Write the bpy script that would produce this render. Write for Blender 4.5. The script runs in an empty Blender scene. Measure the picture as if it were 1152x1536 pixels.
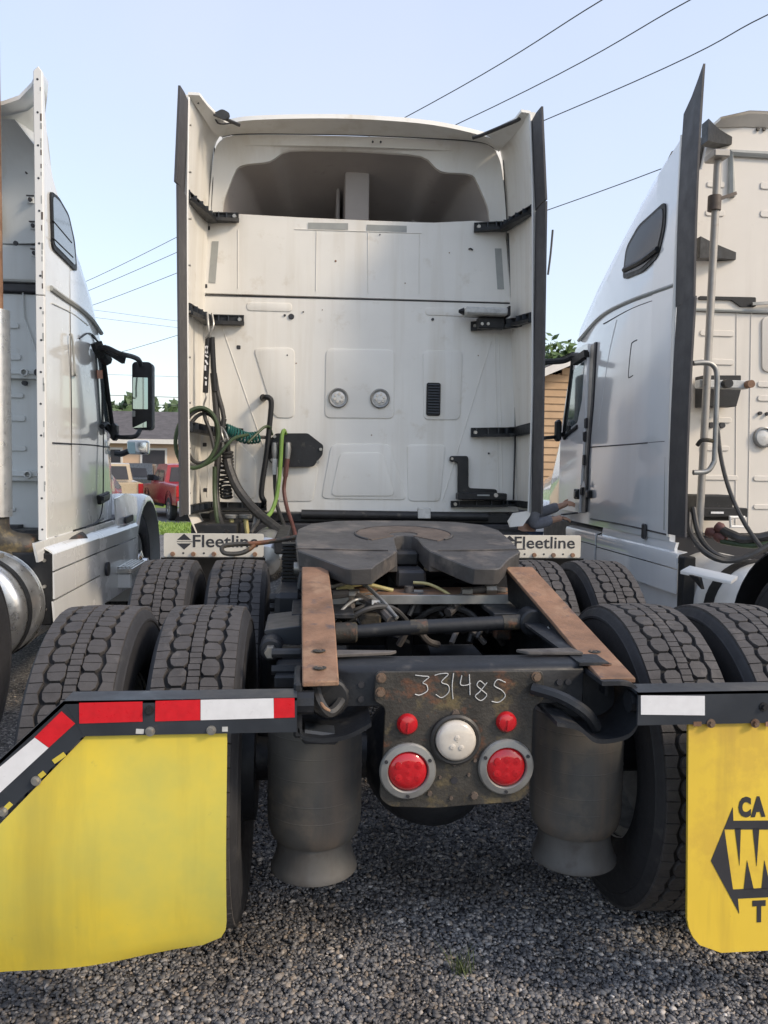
import bpy, bmesh, math, random
from mathutils import Vector, Matrix
random.seed(7)
S = bpy.context.scene
COL = S.collection
R_ = math.radians

# ---------------------------------------------------------------- camera, sky, sun, exposure
def make_camera():
    cd = bpy.data.cameras.new('camera')
    cd.sensor_fit = 'VERTICAL'; cd.sensor_height = 36.0
    cd.lens = 1189.04 / 1536 * 36
    cd.clip_start = 0.05; cd.clip_end = 2000
    co = bpy.data.objects.new('camera', cd); COL.objects.link(co)
    yaw, pit, rol = 0.1007, 0.0580, 0.0142
    fw = Vector((math.sin(yaw)*math.cos(pit), math.cos(yaw)*math.cos(pit), -math.sin(pit)))
    r = Vector((math.cos(yaw), -math.sin(yaw), 0)); u = r.cross(fw)
    r2 = r*math.cos(rol) + u*math.sin(rol); u2 = -r*math.sin(rol) + u*math.cos(rol)
    m = Matrix((r2, u2, -fw)).transposed().to_4x4()
    m.translation = Vector((-0.4293, -2.6605, 1.5061))
    co.matrix_world = m
    S.camera = co
make_camera()

SUN_DIR = Vector((1.0, -0.63, 0.82)).normalized()
W = bpy.data.worlds.new('World'); S.world = W; W.use_nodes = True
nt = W.node_tree
sky = nt.nodes.new('ShaderNodeTexSky'); sky.sky_type = 'NISHITA'; sky.sun_disc = False
sky.sun_elevation = math.asin(SUN_DIR.z); sky.sun_rotation = math.atan2(SUN_DIR.x, SUN_DIR.y)
sky.altitude = 0; sky.air_density = 1.3; sky.dust_density = 1.6; sky.ozone_density = 1.6
bg = nt.nodes['Background']; bg.inputs['Strength'].default_value = 0.13
hz = nt.nodes.new("ShaderNodeMix"); hz.data_type = "RGBA"; hz.inputs[0].default_value = .5; hz.inputs[7].default_value = (3.0, 3.14, 3.7, 1)
nt.links.new(sky.outputs[0], hz.inputs[6]); 
tcw = nt.nodes.new('ShaderNodeTexCoord'); nzw = nt.nodes.new('ShaderNodeTexNoise')
nzw.inputs['Scale'].default_value = 1.6; nzw.inputs['Detail'].default_value = 4; nzw.inputs['Roughness'].default_value = .5
nt.links.new(tcw.outputs['Generated'], nzw.inputs['Vector'])
rmw = nt.nodes.new('ShaderNodeMapRange'); rmw.inputs[1].default_value = .3; rmw.inputs[2].default_value = .7; rmw.inputs[3].default_value = .40; rmw.inputs[4].default_value = .66
nt.links.new(nzw.outputs[0], rmw.inputs[0]); nt.links.new(rmw.outputs[0], hz.inputs[0])
nt.links.new(hz.outputs[2], bg.inputs[0])
sl = bpy.data.lights.new('sun', 'SUN'); sl.energy = 1.15; sl.angle = R_(10.0); sl.color = (1.0, 0.83, 0.62)
so = bpy.data.objects.new('sun', sl); COL.objects.link(so)
so.rotation_euler = SUN_DIR.to_track_quat('Z', 'Y').to_euler(); so.location = (20, -6, 16)
S.view_settings.view_transform = 'Standard'; S.view_settings.look = 'None'
S.view_settings.exposure = 1.15; S.view_settings.gamma = 1.0
S.view_settings.use_curve_mapping = False
S.render.engine = 'CYCLES'

# ---------------------------------------------------------------- materials
MATS = {}
def mat(name, col, rough=0.6, metal=0.0, var=0.12, vs=6.0, bump=0.0, bs=60.0, coat=0.0,
        spots=None, spots2=None, streak=None, emit=None, trans=0.0, spec=0.5, rvar=0.1):
    """procedural principled material: noise-varied colour, optional stains and tone patches (colour, threshold, scale, amount), bump"""
    m = bpy.data.materials.new(name); m.use_nodes = True
    n = m.node_tree.nodes; l = m.node_tree.links; b = n['Principled BSDF']
    tc = n.new('ShaderNodeTexCoord')
    def noise(scale, det=4, rgh=.6, vec=None):
        t = n.new('ShaderNodeTexNoise'); t.inputs['Scale'].default_value = scale
        t.inputs['Detail'].default_value = det; t.inputs['Roughness'].default_value = rgh
        l.new(vec or tc.outputs['Object'], t.inputs['Vector']); return t
    def ramp(src, a, bb, ca=(0,0,0,1), cb=(1,1,1,1)):
        r = n.new('ShaderNodeValToRGB'); r.color_ramp.elements[0].position = a; r.color_ramp.elements[1].position = bb
        r.color_ramp.elements[0].color = ca; r.color_ramp.elements[1].color = cb
        l.new(src, r.inputs[0]); return r
    def mix(fac, a, c):
        x = n.new('ShaderNodeMix'); x.data_type = 'RGBA'
        l.new(fac, x.inputs[0])
        (l.new(a, x.inputs[6]) if not isinstance(a, tuple) else setattr(x.inputs[6], 'default_value', a))
        (l.new(c, x.inputs[7]) if not isinstance(c, tuple) else setattr(x.inputs[7], 'default_value', c))
        return x.outputs[2]
    base = noise(vs)
    lo = tuple(c*(1-var) for c in col)+(1,); hi = tuple(min(1, c*(1+var)) for c in col)+(1,)
    c = ramp(base.outputs[0], .3, .7, lo, hi).outputs[0]
    for sp in (spots, spots2):
        if sp:
            sc, th, ss, am = sp[:4]; wd = sp[4] if len(sp) > 4 else .12
            t = noise(ss, 6, .65)
            f = ramp(t.outputs[0], th, min(1, th+wd), (0,0,0,1), (am,am,am,1))
            c = mix(f.outputs[0], c, tuple(sc)+(1,))
    if streak:
        sc, am, ss = streak
        mp = n.new('ShaderNodeMapping'); mp.inputs['Scale'].default_value = (ss, ss, ss*.06)
        l.new(tc.outputs['Object'], mp.inputs[0])
        t = noise(1.0, 5, .6, mp.outputs[0])
        f = ramp(t.outputs[0], .5, .75, (0,0,0,1), (am,am,am,1))
        c = mix(f.outputs[0], c, tuple(sc)+(1,))
    l.new(c, b.inputs['Base Color'])
    rn = noise(vs*2.3)
    rr = ramp(rn.outputs[0], .3, .7, (max(0.02, rough-rvar),)*3+(1,), (min(1, rough+rvar),)*3+(1,))
    l.new(rr.outputs[0], b.inputs['Roughness'])
    b.inputs['Metallic'].default_value = metal
    b.inputs['Specular IOR Level'].default_value = spec
    b.inputs['Coat Weight'].default_value = coat; b.inputs['Coat Roughness'].default_value = 0.05
    if trans: b.inputs['Transmission Weight'].default_value = trans
    if bump:
        bn = noise(bs, 3); bp = n.new('ShaderNodeBump'); bp.inputs['Strength'].default_value = bump
        bp.inputs['Distance'].default_value = 0.01
        l.new(bn.outputs[0], bp.inputs['Height']); l.new(bp.outputs[0], b.inputs['Normal'])
    MATS[name] = m
    return m

DIRT = (.22, .19, .15)
mat('white_paint', (.74, .73, .70), .38, var=.03, vs=1.5, coat=.25, spots=((.42, .38, .31), .66, 9, .35), spots2=((.2, .17, .13), .74, 60, .5), streak=((.50, .46, .40), .28, 5))
mat('back_paint', (.77, .75, .70), .5, var=.05, vs=1.6, coat=.1, bump=.03, bs=3, spots=((.50, .43, .32), .60, 5, .40), spots2=((.15, .12, .09), .685, 55, .6), streak=((.52, .46, .36), .42, 6))
mat('flank_paint', (.79, .81, .83), .14, var=.02, vs=1.0, coat=1.0, streak=((.5, .5, .5), .15, 4), rvar=.05)
mat('left_paint', (.76, .765, .75), .25, var=.03, vs=1.2, coat=.8, spots=((.45, .42, .37), .66, 6, .3), streak=((.5, .48, .44), .2, 4), rvar=.06)
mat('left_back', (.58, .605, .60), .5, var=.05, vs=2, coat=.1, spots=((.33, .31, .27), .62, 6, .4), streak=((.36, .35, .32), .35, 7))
mat('right_back', (.70, .655, .59), .45, var=.04, vs=2, coat=.15, spots=((.4, .34, .27), .65, 8, .4), streak=((.45, .40, .34), .3, 7))
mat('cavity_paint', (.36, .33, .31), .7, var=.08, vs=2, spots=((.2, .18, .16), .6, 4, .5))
mat('flap_rubber', (.062, .060, .064), .62, var=.12, vs=4, bump=.05)
mat('black_plastic', (.014, .015, .017), .5, spec=.35, var=.25, vs=12, spots=((.10, .09, .08), .64, 14, .5))
mat('black_metal', (.017, .0175, .019), .5, spec=.4, var=.3, vs=9, bump=.08, spots=((.13, .11, .09), .6, 10, .6), spots2=((.16, .07, .03), .68, 22, .7))
mat('frame_metal', (.016, .018, .022), .5, spec=.4, var=.3, vs=7, bump=.1, spots=((.11, .10, .09), .58, 7, .6), spots2=((.18, .085, .04), .68, 15, .7))
mat('bar_metal', (.030, .035, .043), .38, var=.2, vs=6, spots=((.10, .09, .08), .62, 12, .5))
mat('bolt_rusty', (.20, .14, .10), .55, metal=.4, var=.3, vs=40, spots=((.10, .05, .03), .52, 40, .8))
mat('grey_steel', (.30, .30, .29), .45, metal=.6, var=.2, vs=12, spots=((.2, .13, .08), .66, 18, .6))
mat('bolt_steel', (.42, .40, .36), .4, metal=.8, var=.2, vs=40, spots=((.25, .14, .07), .6, 50, .6))
mat('chrome', (.72, .71, .69), .13, metal=1.0, var=.05, vs=8, spots=((.4, .36, .3), .64, 14, .4), rvar=.06)
mat('aluminium', (.62, .62, .61), .33, metal=.9, var=.08, vs=9, spots=((.3, .26, .2), .64, 12, .5))
mat('rust', (.225, .125, .075), .75, var=.35, vs=9, bump=.2, bs=120, spots=((.34, .215, .135), .52, 6, .7), spots2=((.085, .07, .075), .57, 13, .8))
mat('rust_plate', (.042, .038, .032), .55, var=.5, vs=8, bump=.25, bs=90, spots=((.17, .13, .06), .55, 11, .7), spots2=((.20, .075, .032), .56, 7, .9))
mat('grease_plate', (.058, .055, .054), .5, var=.3, vs=5, bump=.2, bs=30, spots=((.17, .145, .125), .54, 4, .7), spots2=((.035, .03, .028), .60, 7, .8))
mat('worn_grease', (.105, .080, .064), .6, var=.35, vs=8, bump=.1, spots=((.08, .06, .05), .58, 11, .7))
mat('dusty_hose', (.095, .085, .078), .65, var=.3, vs=20, spots=((.035, .03, .03), .55, 14, .7))
mat('pole_paint', (.36, .34, .31), .5, metal=.3, var=.12, vs=9, spots=((.22, .16, .11), .62, 14, .5))
mat('tyre_side', (.024, .024, .027), .7, var=.2, vs=10, bump=.08, bs=80, spots=((.09, .085, .078), .6, 8, .5))
mat('tread_rubber', (.062, .057, .056), .75, var=.22, vs=16, bump=.18, bs=160, spots=((.17, .15, .135), .58, 9, .6))
mat('tread_groove', (.016, .015, .015), .85, var=.2)
mat('bag_rubber', (.082, .079, .074), .62, var=.25, vs=5, bump=.06, bs=70, spots=((.15, .125, .10), .52, 6, .6), streak=((.20, .145, .105), .7, 7))
mat('piston', (.09, .087, .083), .6, var=.2, vs=7, spots=((.06, .05, .045), .55, 12, .6), streak=((.05, .04, .035), .7, 12))
mat('yellow_flap', (.72, .545, .055), .5, var=.08, vs=2.2, bump=.05, bs=5, spots=((.47, .45, .10), .38, 1.3, .85, .25), spots2=((.30, .24, .07), .66, 28, .6), streak=((.42, .34, .06), .6, 8))  # greenish patches put shade on the flap into its colour; specks and streaks are dirt
mat('yellow_flap_worn', (.72, .50, .05), .5, var=.08, vs=2.2, bump=.05, bs=5, spots=((.56, .36, .05), .5, 5, .6), spots2=((.25, .17, .05), .68, 60, .6), streak=((.42, .27, .05), .7, 11))
mat('flap_black', (.022, .02, .018), .55, var=.2)
mat('red_tape', (.62, .012, .02), .35, var=.1, vs=40, spots=((.35, .02, .02), .68, 60, .5))
mat('white_tape', (.74, .74, .75), .35, var=.05, vs=30, spots=((.5, .48, .46), .66, 25, .5))
mat('red_lens', (.46, .006, .012), .18, var=.12, vs=25, coat=.8)
mat('clear_lens', (.60, .55, .48), .2, var=.1, vs=30, coat=.7)
mat('lamp_lens', (.62, .61, .58), .15, var=.12, vs=40, coat=.6)
mat('fleet_plate', (.70, .65, .56), .38, metal=.3, var=.07, vs=6, spots=((.36, .27, .19), .64, 9, .5), spots2=((.14, .1, .07), .72, 50, .7))
mat('ink', (.03, .03, .035), .5, var=.1)
mat('chalk', (.56, .56, .55), .9, var=.25, vs=60)
mat('glass_dark', (.05, .05, .058), .12, var=.1, vs=3, coat=.0, spec=.25, rvar=.02)
mat('glass_window', (.12, .15, .16), .05, var=.1, vs=2, coat=1.0, rvar=.02)
mat('mirror_glass', (.36, .46, .46), .03, metal=1.0, var=.03, rvar=.01)
mat('hose_black', (.035, .034, .033), .5, var=.3, vs=20, spots=((.12, .10, .08), .6, 20, .5))
mat('hose_green', (.032, .056, .022), .5, var=.25, vs=15, spots=((.06, .06, .05), .58, 14, .6))
mat('hose_lime', (.17, .29, .06), .5, var=.15, vs=15)
mat('coil_green', (.012, .10, .085), .45, var=.2, vs=20)
mat('hose_red', (.115, .045, .038), .55, var=.2, vs=20)
mat('hose_yellow', (.50, .44, .20), .5, var=.2, vs=20)
mat('sleeve_white', (.5, .5, .48), .5, var=.2, vs=25)
mat('tape_grey', (.33, .34, .325), .6, var=.08, vs=12)
mat('tan_paint', (.50, .40, .27), .3, var=.05, coat=.7)
mat('red_paint', (.30, .010, .024), .35, var=.06, coat=.35)
mat('dark_paint', (.07, .075, .085), .3, var=.1, coat=.8)
mat('tan_siding', (.50, .33, .19), .7, var=.10, vs=3, bump=.05)
mat('cream_siding', (.66, .46, .31), .7, var=.06, vs=2)
mat('white_trim', (.72, .68, .62), .6, var=.05)
mat('shingles', (.105, .095, .095), .9, var=.25, vs=3, bump=.3, bs=14)
mat('leaf', (.075, .125, .035), .6, var=.4, vs=.9)
mat('leaf_far', (.085, .135, .065), .7, var=.35, vs=.4)
mat('bark', (.13, .095, .065), .9, var=.3, vs=8, bump=.3)
mat('weed_leaf', (.075, .10, .035), .7, var=.3, vs=30)
mat('blade', (.19, .28, .05), .6, var=.35, vs=1.2)
mat('asphalt', (.13, .13, .13), .9, var=.2, vs=2.5, bump=.2, bs=90)
mat('cable', (.07, .07, .075), .6, var=.1)
mat('skin', (.60, .35, .24), .5, var=.06, vs=20)
mat('grey_knit', (.25, .25, .275), .85, var=.15, vs=20, bump=.15, bs=150)
mat('denim', (.05, .07, .12), .85, var=.2, vs=18, bump=.1, bs=200)
mat('hair', (.03, .02, .015), .6, var=.3, vs=40)
mat('shoe', (.04, .035, .03), .6, var=.2)
mat('sticker', (.45, .15, .06), .5, var=.15, vs=60)
M = MATS

# ---------------------------------------------------------------- mesh helpers
def vadd(a, b): return (a[0]+b[0], a[1]+b[1], a[2]+b[2])
def lerp(a, b, t): return tuple(a[i]+(b[i]-a[i])*t for i in range(len(a)))
def spline(pts, n=8, closed=False):
    """Catmull-Rom through points"""
    P = [Vector(p) for p in pts]; out = []
    N = len(P); rng = N if closed else N-1
    for i in range(rng):
        p1, p2 = P[i], P[(i+1) % N]
        p0 = P[i-1] if (i > 0 or closed) else p1*2-p2
        p3 = P[(i+2) % N] if (i+2 < N or closed) else p2*2-p1
        for k in range(n):
            t = k/n
            out.append(.5*((2*p1)+(-p0+p2)*t+(2*p0-5*p1+4*p2-p3)*t*t+(-p0+3*p1-3*p2+p3)*t**3))
    if not closed: out.append(P[-1])
    return out

class MB:
    """collects shapes; build() links them as ONE mesh object"""
    def __init__(s): s.v = []; s.f = []; s.mi = []
    def add(s, vs, fs, mi=0):
        o = len(s.v); s.v += [tuple(p) for p in vs]
        s.f += [tuple(i+o for i in f) for f in fs]; s.mi += [mi]*len(fs); return s
    def bx(s, x0, x1, y0, y1, z0, z1, mi=0):
        v = [(x0,y0,z0),(x1,y0,z0),(x1,y1,z0),(x0,y1,z0),(x0,y0,z1),(x1,y0,z1),(x1,y1,z1),(x0,y1,z1)]
        return s.add(v, [(0,3,2,1),(4,5,6,7),(0,1,5,4),(1,2,6,5),(2,3,7,6),(3,0,4,7)], mi)
    def obox(s, c, size, mat3=None, mi=0):
        h = [d/2 for d in size]; c = Vector(c)
        v = []
        for dz in (-1,1):
            for dx, dy in ((-1,-1),(1,-1),(1,1),(-1,1)):
                p = Vector((dx*h[0], dy*h[1], dz*h[2]))
                if mat3: p = mat3 @ p
                v.append(c+p)
        return s.add(v, [(0,3,2,1),(4,5,6,7),(0,1,5,4),(1,2,6,5),(2,3,7,6),(3,0,4,7)], mi)
    def bar(s, a, b, w, h, up=(0,0,1), mi=0):
        """box bar from a to b, w across, h along up"""
        a = Vector(a); b = Vector(b); d = (b-a); L = d.length; d.normalize()
        side = d.cross(Vector(up)).normalized(); u = side.cross(d).normalized()
        m = Matrix((side, d, u)).transposed()
        return s.obox((a+b)/2, (w, L, h), m, mi)
    def tube(s, pts, r, n=8, closed=False, caps=True, mi=0):
        P = [Vector(p) for p in pts]; N = len(P)
        rr = r if isinstance(r, (list, tuple)) else [r]*N
        vs = []; prev = None
        for i, p in enumerate(P):
            if closed: t = P[(i+1) % N]-P[i-1]
            else: t = P[min(i+1, N-1)]-P[max(i-1, 0)]
            if t.length < 1e-9: t = Vector((0,0,1))
            t.normalize()
            if prev is None:
                a = Vector((0,0,1)) if abs(t.z) < .9 else Vector((1,0,0))
                nrm = t.cross(a).normalized()
            else:
                nrm = (prev - t*prev.dot(t))
                if nrm.length < 1e-6: nrm = t.orthogonal()
                nrm.normalize()
            prev = nrm; bn = t.cross(nrm)
            for k in range(n):
                a = 2*math.pi*k/n
                vs.append(p+(nrm*math.cos(a)+bn*math.sin(a))*rr[i])
        fs = []
        for i in range(N if closed else N-1):
            j = (i+1) % N
            for k in range(n):
                k2 = (k+1) % n
                fs.append((i*n+k, i*n+k2, j*n+k2, j*n+k))
        if caps and not closed:
            fs.append(tuple(range(n-1, -1, -1))); fs.append(tuple((N-1)*n+k for k in range(n)))
        return s.add(vs, fs, mi)
    def lathe(s, prof, o, axis='Z', n=24, mi=0, a0=0, a1=2*math.pi):
        """prof: (radius, height along axis)"""
        full = abs(a1-a0-2*math.pi) < 1e-6
        cnt = n if full else n+1
        vs = []
        for r, h in prof:
            for k in range(cnt):
                a = a0+(a1-a0)*k/n; c, d = r*math.cos(a), r*math.sin(a)
                p = {'Z': (c, d, h), 'Y': (c, h, d), 'X': (h, c, d)}[axis]
                vs.append(vadd(o, p))
        fs = []
        for i in range(len(prof)-1):
            for k in range(n):
                k2 = (k+1) % cnt
                if axis == 'Y': fs.append((i*cnt+k, (i+1)*cnt+k, (i+1)*cnt+k2, i*cnt+k2))
                else: fs.append((i*cnt+k, i*cnt+k2, (i+1)*cnt+k2, (i+1)*cnt+k))
        return s.add(vs, fs, mi)
    def disc(s, r0, r1, h0, h1, o, axis='Z', n=20, mi=0):
        """solid cylinder / frustum with caps"""
        return s.lathe([(0.0005, h0), (r0, h0), (r1, h1), (0.0005, h1)], o, axis, n, mi)
    def prism(s, poly, d, mi=0):
        """poly: 3-D outline, d: extrusion vector"""
        n = len(poly); d = Vector(d)
        vs = [Vector(p) for p in poly]+[Vector(p)+d for p in poly]
        fs = [tuple(range(n-1, -1, -1)), tuple(range(n, 2*n))]
        fs += [(i, (i+1) % n, n+(i+1) % n, n+i) for i in range(n)]
        return s.add(vs, fs, mi)
    def grid(s, rows, mi=0, closed=False):
        m = len(rows[0]); vs = [p for r in rows for p in r]; fs = []
        for i in range(len(rows)-1):
            for k in range(m if closed else m-1):
                k2 = (k+1) % m
                fs.append((i*m+k, i*m+k2, (i+1)*m+k2, (i+1)*m+k))
        return s.add(vs, fs, mi)
    def shell(s, rows, off, mi=0):
        """grid with thickness: second skin displaced by off (vector)"""
        m = len(rows[0]); n = len(rows); d = Vector(off)
        A = [Vector(p) for r in rows for p in r]; B = [p+d for p in A]; T = n*m
        fs = []
        for i in range(n-1):
            for k in range(m-1):
                q = (i*m+k, i*m+k+1, (i+1)*m+k+1, (i+1)*m+k)
                fs.append(q); fs.append(tuple(T+x for x in reversed(q)))
        per = [(0, k) for k in range(m)]+[(i, m-1) for i in range(1, n)]+[(n-1, k) for k in range(m-2, -1, -1)]+[(i, 0) for i in range(n-2, 0, -1)]
        ids = [i*m+k for i, k in per]
        for a in range(len(ids)):
            p, q = ids[a], ids[(a+1) % len(ids)]
            fs.append((q, p, p+T, q+T))
        return s.add(A+B, fs, mi)
    def build(s, name, m, parent=None, bevel=0.0, seg=1, smooth=35, label=None, kind=None, fixn=True):
        me = bpy.data.meshes.new(name); me.from_pydata(s.v, [], s.f)
        ms = m if isinstance(m, (list, tuple)) else [m]
        for x in ms: me.materials.append(M[x])
        if len(ms) > 1: me.polygons.foreach_set('material_index', s.mi)
        bm = bmesh.new(); bm.from_mesh(me)
        if fixn: bmesh.ops.recalc_face_normals(bm, faces=bm.faces)
        if bevel:
            es = [e for e in bm.edges if len(e.link_faces) == 2 and e.calc_face_angle(0) > R_(28)]
            bmesh.ops.bevel(bm, geom=es, offset=bevel, segments=seg, profile=.6, affect='EDGES', clamp_overlap=True)
        bm.to_mesh(me); bm.free()
        if smooth:
            me.polygons.foreach_set('use_smooth', [True]*len(me.polygons))
            me.set_sharp_from_angle(angle=R_(smooth))
        o = bpy.data.objects.new(name, me); COL.objects.link(o)
        if parent: attach(o, parent)
        if label: o['label'] = label
        if kind: o['kind'] = kind
        return o

def root_loc(o):
    v = Vector(o.location)
    while o.parent: o = o.parent; v = v + o.location
    return v
def attach(o, parent):
    o.parent = parent
    top = parent
    while top.parent: top = top.parent
    if parent is top: o.matrix_parent_inverse = Matrix.Translation(-Vector(top.location))
    # sub-parts sit under a part whose own location is zero
def thing(name, label, cat, loc, group=None):
    o = bpy.data.objects.new(name, None); COL.objects.link(o); o.location = loc
    o.empty_display_size = .2
    o['label'] = label; o['category'] = cat
    if group: o['group'] = group
    return o
def tag(o, label, cat, group=None):
    o['label'] = label; o['category'] = cat
    if group: o['group'] = group
    return o
def struct(o): o['kind'] = 'structure'; return o
def text_mesh(txt, size, name, m, parent, loc, rot=(R_(90), 0, 0), ext=.001, sx=1.0, bold=0.0, align='CENTER', shear=0):
    c = bpy.data.curves.new(name, 'FONT'); c.body = txt; c.size = size; c.extrude = ext
    c.align_x = align; c.align_y = 'CENTER'; c.offset = bold; c.shear = shear; c.resolution_u = 3
    t = bpy.data.objects.new('tmp', c); COL.objects.link(t)
    dg = bpy.context.evaluated_depsgraph_get()
    me = bpy.data.meshes.new_from_object(t.evaluated_get(dg)); me.name = name
    bpy.data.objects.remove(t); bpy.data.curves.remove(c)
    me.transform(Matrix.Translation(loc) @ Matrix.Rotation(rot[2], 4, 'Z') @ Matrix.Rotation(rot[1], 4, 'Y') @ Matrix.Rotation(rot[0], 4, 'X') @ Matrix.Diagonal((sx, 1, 1, 1)))
    me.materials.clear(); me.materials.append(M[m])
    o = bpy.data.objects.new(name, me); COL.objects.link(o)
    if parent: attach(o, parent)
    return o
def rrect(x0, x1, z0, z1, r, y, n=5, plane='Y'):
    """rounded rectangle outline in the XZ plane at y (or YZ plane at x when plane='X')"""
    pts = []
    for cx, cz, a in ((x1-r, z1-r, 0), (x0+r, z1-r, 90), (x0+r, z0+r, 180), (x1-r, z0+r, 270)):
        for k in range(n+1):
            t = R_(a+90*k/n); pts.append((cx+r*math.cos(t), cz+r*math.sin(t)))
    return [(p[0], y, p[1]) if plane == 'Y' else (y, p[0], p[1]) for p in pts]
def round_poly(pts, r, n=4):
    """rounds the corners of a 3-D planar outline"""
    P = [Vector(p) for p in pts]; out = []
    for i, p in enumerate(P):
        a = P[i-1]-p; b = P[(i+1) % len(P)]-p
        ra = min(r, a.length*.45); rb = min(r, b.length*.45)
        s = p+a.normalized()*ra; e = p+b.normalized()*rb
        for k in range(n+1):
            t = k/n; out.append((1-t)**2*s+2*t*(1-t)*p+t*t*e)
    return out

# ---------------------------------------------------------------- ground, lot, grass, background
def gz(y):
    t = max(0, min(1, (y-9)/15)); return -0.42*t*t*(3-2*t)
def sheet(name, x0, x1, y0, y1, dz, m, ny=24):
    b = MB(); rows = []
    for i in range(ny+1):
        y = y0+(y1-y0)*i/ny
        rows.append([(x0+(x1-x0)*k/6, y, gz(y)+dz) for k in range(7)])
    b.grid(rows); o = b.build(name, m, smooth=60); return struct(o)

def gravel_material(name, far=False):
    m = bpy.data.materials.new(name); m.use_nodes = True
    n = m.node_tree.nodes; l = m.node_tree.links; b = n['Principled BSDF']
    tc = n.new('ShaderNodeTexCoord')
    vo = n.new('ShaderNodeTexVoronoi'); vo.inputs['Scale'].default_value = 95
    l.new(tc.outputs['Object'], vo.inputs['Vector'])
    hs = n.new('ShaderNodeSeparateColor'); l.new(vo.outputs['Color'], hs.inputs[0])
    r = n.new('ShaderNodeValToRGB'); e = r.color_ramp.elements
    e[0].position = 0; e[0].color = (.06, .06, .064, 1); e[1].position = 1; e[1].color = (.40, .38, .36, 1)
    x = e.new(.55); x.color = (.12, .117, .115, 1)
    l.new(hs.outputs[0], r.inputs[0])
    no = n.new('ShaderNodeTexNoise'); no.inputs['Scale'].default_value = 1.1; no.inputs['Detail'].default_value = 5
    l.new(tc.outputs['Object'], no.inputs['Vector'])
    mx = n.new('ShaderNodeMix'); mx.data_type = 'RGBA'; mx.blend_type = 'MULTIPLY'; mx.inputs[0].default_value = .6
    l.new(r.outputs[0], mx.inputs[6]); 
    r2 = n.new('ShaderNodeValToRGB'); r2.color_ramp.elements[0].position = .3; r2.color_ramp.elements[0].color = (.55, .52, .5, 1)
    r2.color_ramp.elements[1].position = .7; r2.color_ramp.elements[1].color = (1.15, 1.12, 1.1, 1)
    l.new(no.outputs[0], r2.inputs[0]); l.new(r2.outputs[0], mx.inputs[7])
    l.new(mx.outputs[2], b.inputs['Base Color']); b.inputs['Roughness'].default_value = .85
    bp = n.new('ShaderNodeBump'); bp.inputs['Strength'].default_value = .7; bp.inputs['Distance'].default_value = .015; bp.invert = True
    l.new(vo.outputs['Distance'], bp.inputs['Height']); l.new(bp.outputs[0], b.inputs['Normal'])
    M[name] = m
gravel_material('gravel_ground')
def stone_material():
    m = bpy.data.materials.new('stone'); m.use_nodes = True
    n = m.node_tree.nodes; l = m.node_tree.links; b = n['Principled BSDF']
    g = n.new('ShaderNodeNewGeometry')
    r = n.new('ShaderNodeValToRGB'); r.color_ramp.interpolation = 'LINEAR'; e = r.color_ramp.elements
    e[0].position = 0; e[0].color = (.06, .062, .07, 1); e[1].position = 1; e[1].color = (.62, .59, .55, 1)
    for p, c in ((.3, (.13, .132, .14)), (.6, (.205, .20, .197)), (.82, (.29, .28, .27)), (.93, (.30, .245, .19))):
        x = e.new(p); x.color = c+(1,)
    l.new(g.outputs['Random Per Island'], r.inputs[0])
    tc = n.new('ShaderNodeTexCoord'); no = n.new('ShaderNodeTexNoise'); no.inputs['Scale'].default_value = 70
    l.new(tc.outputs['Object'], no.inputs['Vector'])
    mx = n.new('ShaderNodeMix'); mx.data_type = 'RGBA'; mx.blend_type = 'MULTIPLY'; mx.inputs[0].default_value = .6
    l.new(r.outputs[0], mx.inputs[6]); l.new(no.outputs[0], mx.inputs[7])
    ga = n.new('ShaderNodeMix'); ga.data_type = 'RGBA'; ga.blend_type = 'ADD'; ga.inputs[0].default_value = .35
    l.new(mx.outputs[2], ga.inputs[6]); l.new(r.outputs[0], ga.inputs[7])
    nl_ = n.new('ShaderNodeTexNoise'); nl_.inputs['Scale'].default_value = 2.2; nl_.inputs['Detail'].default_value = 5
    l.new(tc.outputs['Object'], nl_.inputs['Vector'])
    rl_ = n.new('ShaderNodeValToRGB'); rl_.color_ramp.elements[0].position = .36; rl_.color_ramp.elements[0].color = (.55, .52, .50, 1)
    rl_.color_ramp.elements[1].position = .62; rl_.color_ramp.elements[1].color = (1.12, 1.12, 1.14, 1)
    l.new(nl_.outputs[0], rl_.inputs[0])
    dm = n.new('ShaderNodeMix'); dm.data_type = 'RGBA'; dm.blend_type = 'MULTIPLY'; dm.inputs[0].default_value = 1
    l.new(ga.outputs[2], dm.inputs[6]); l.new(rl_.outputs[0], dm.inputs[7])
    l.new(dm.outputs[2], b.inputs['Base Color']); b.inputs['Roughness'].default_value = .7
    M['stone'] = m
stone_material()

g = MB(); g.grid([[(x, y, gz(y)-.03) for x in (-900, -300, -60, 0, 60, 300, 900)] for y in [-300, -30, 0, 5]+[8+.5*k for k in range(36)]+[30, 60, 150, 600, 1500]])
struct(g.build('ground', 'gravel_ground', smooth=60))
sheet('gravel_lot', -40, 40, -30, 16.8, -.006, 'gravel_ground', 94)
sheet('grass_verge', -60, 60, 16.8, 23.3, 0.0, 'blade', 26)
sheet('road', -120, 120, 23.3, 32, 0.0, 'asphalt', 24)
sheet('lawn', -400, 400, 32, 300, 0.004, 'blade', 20)

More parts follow.
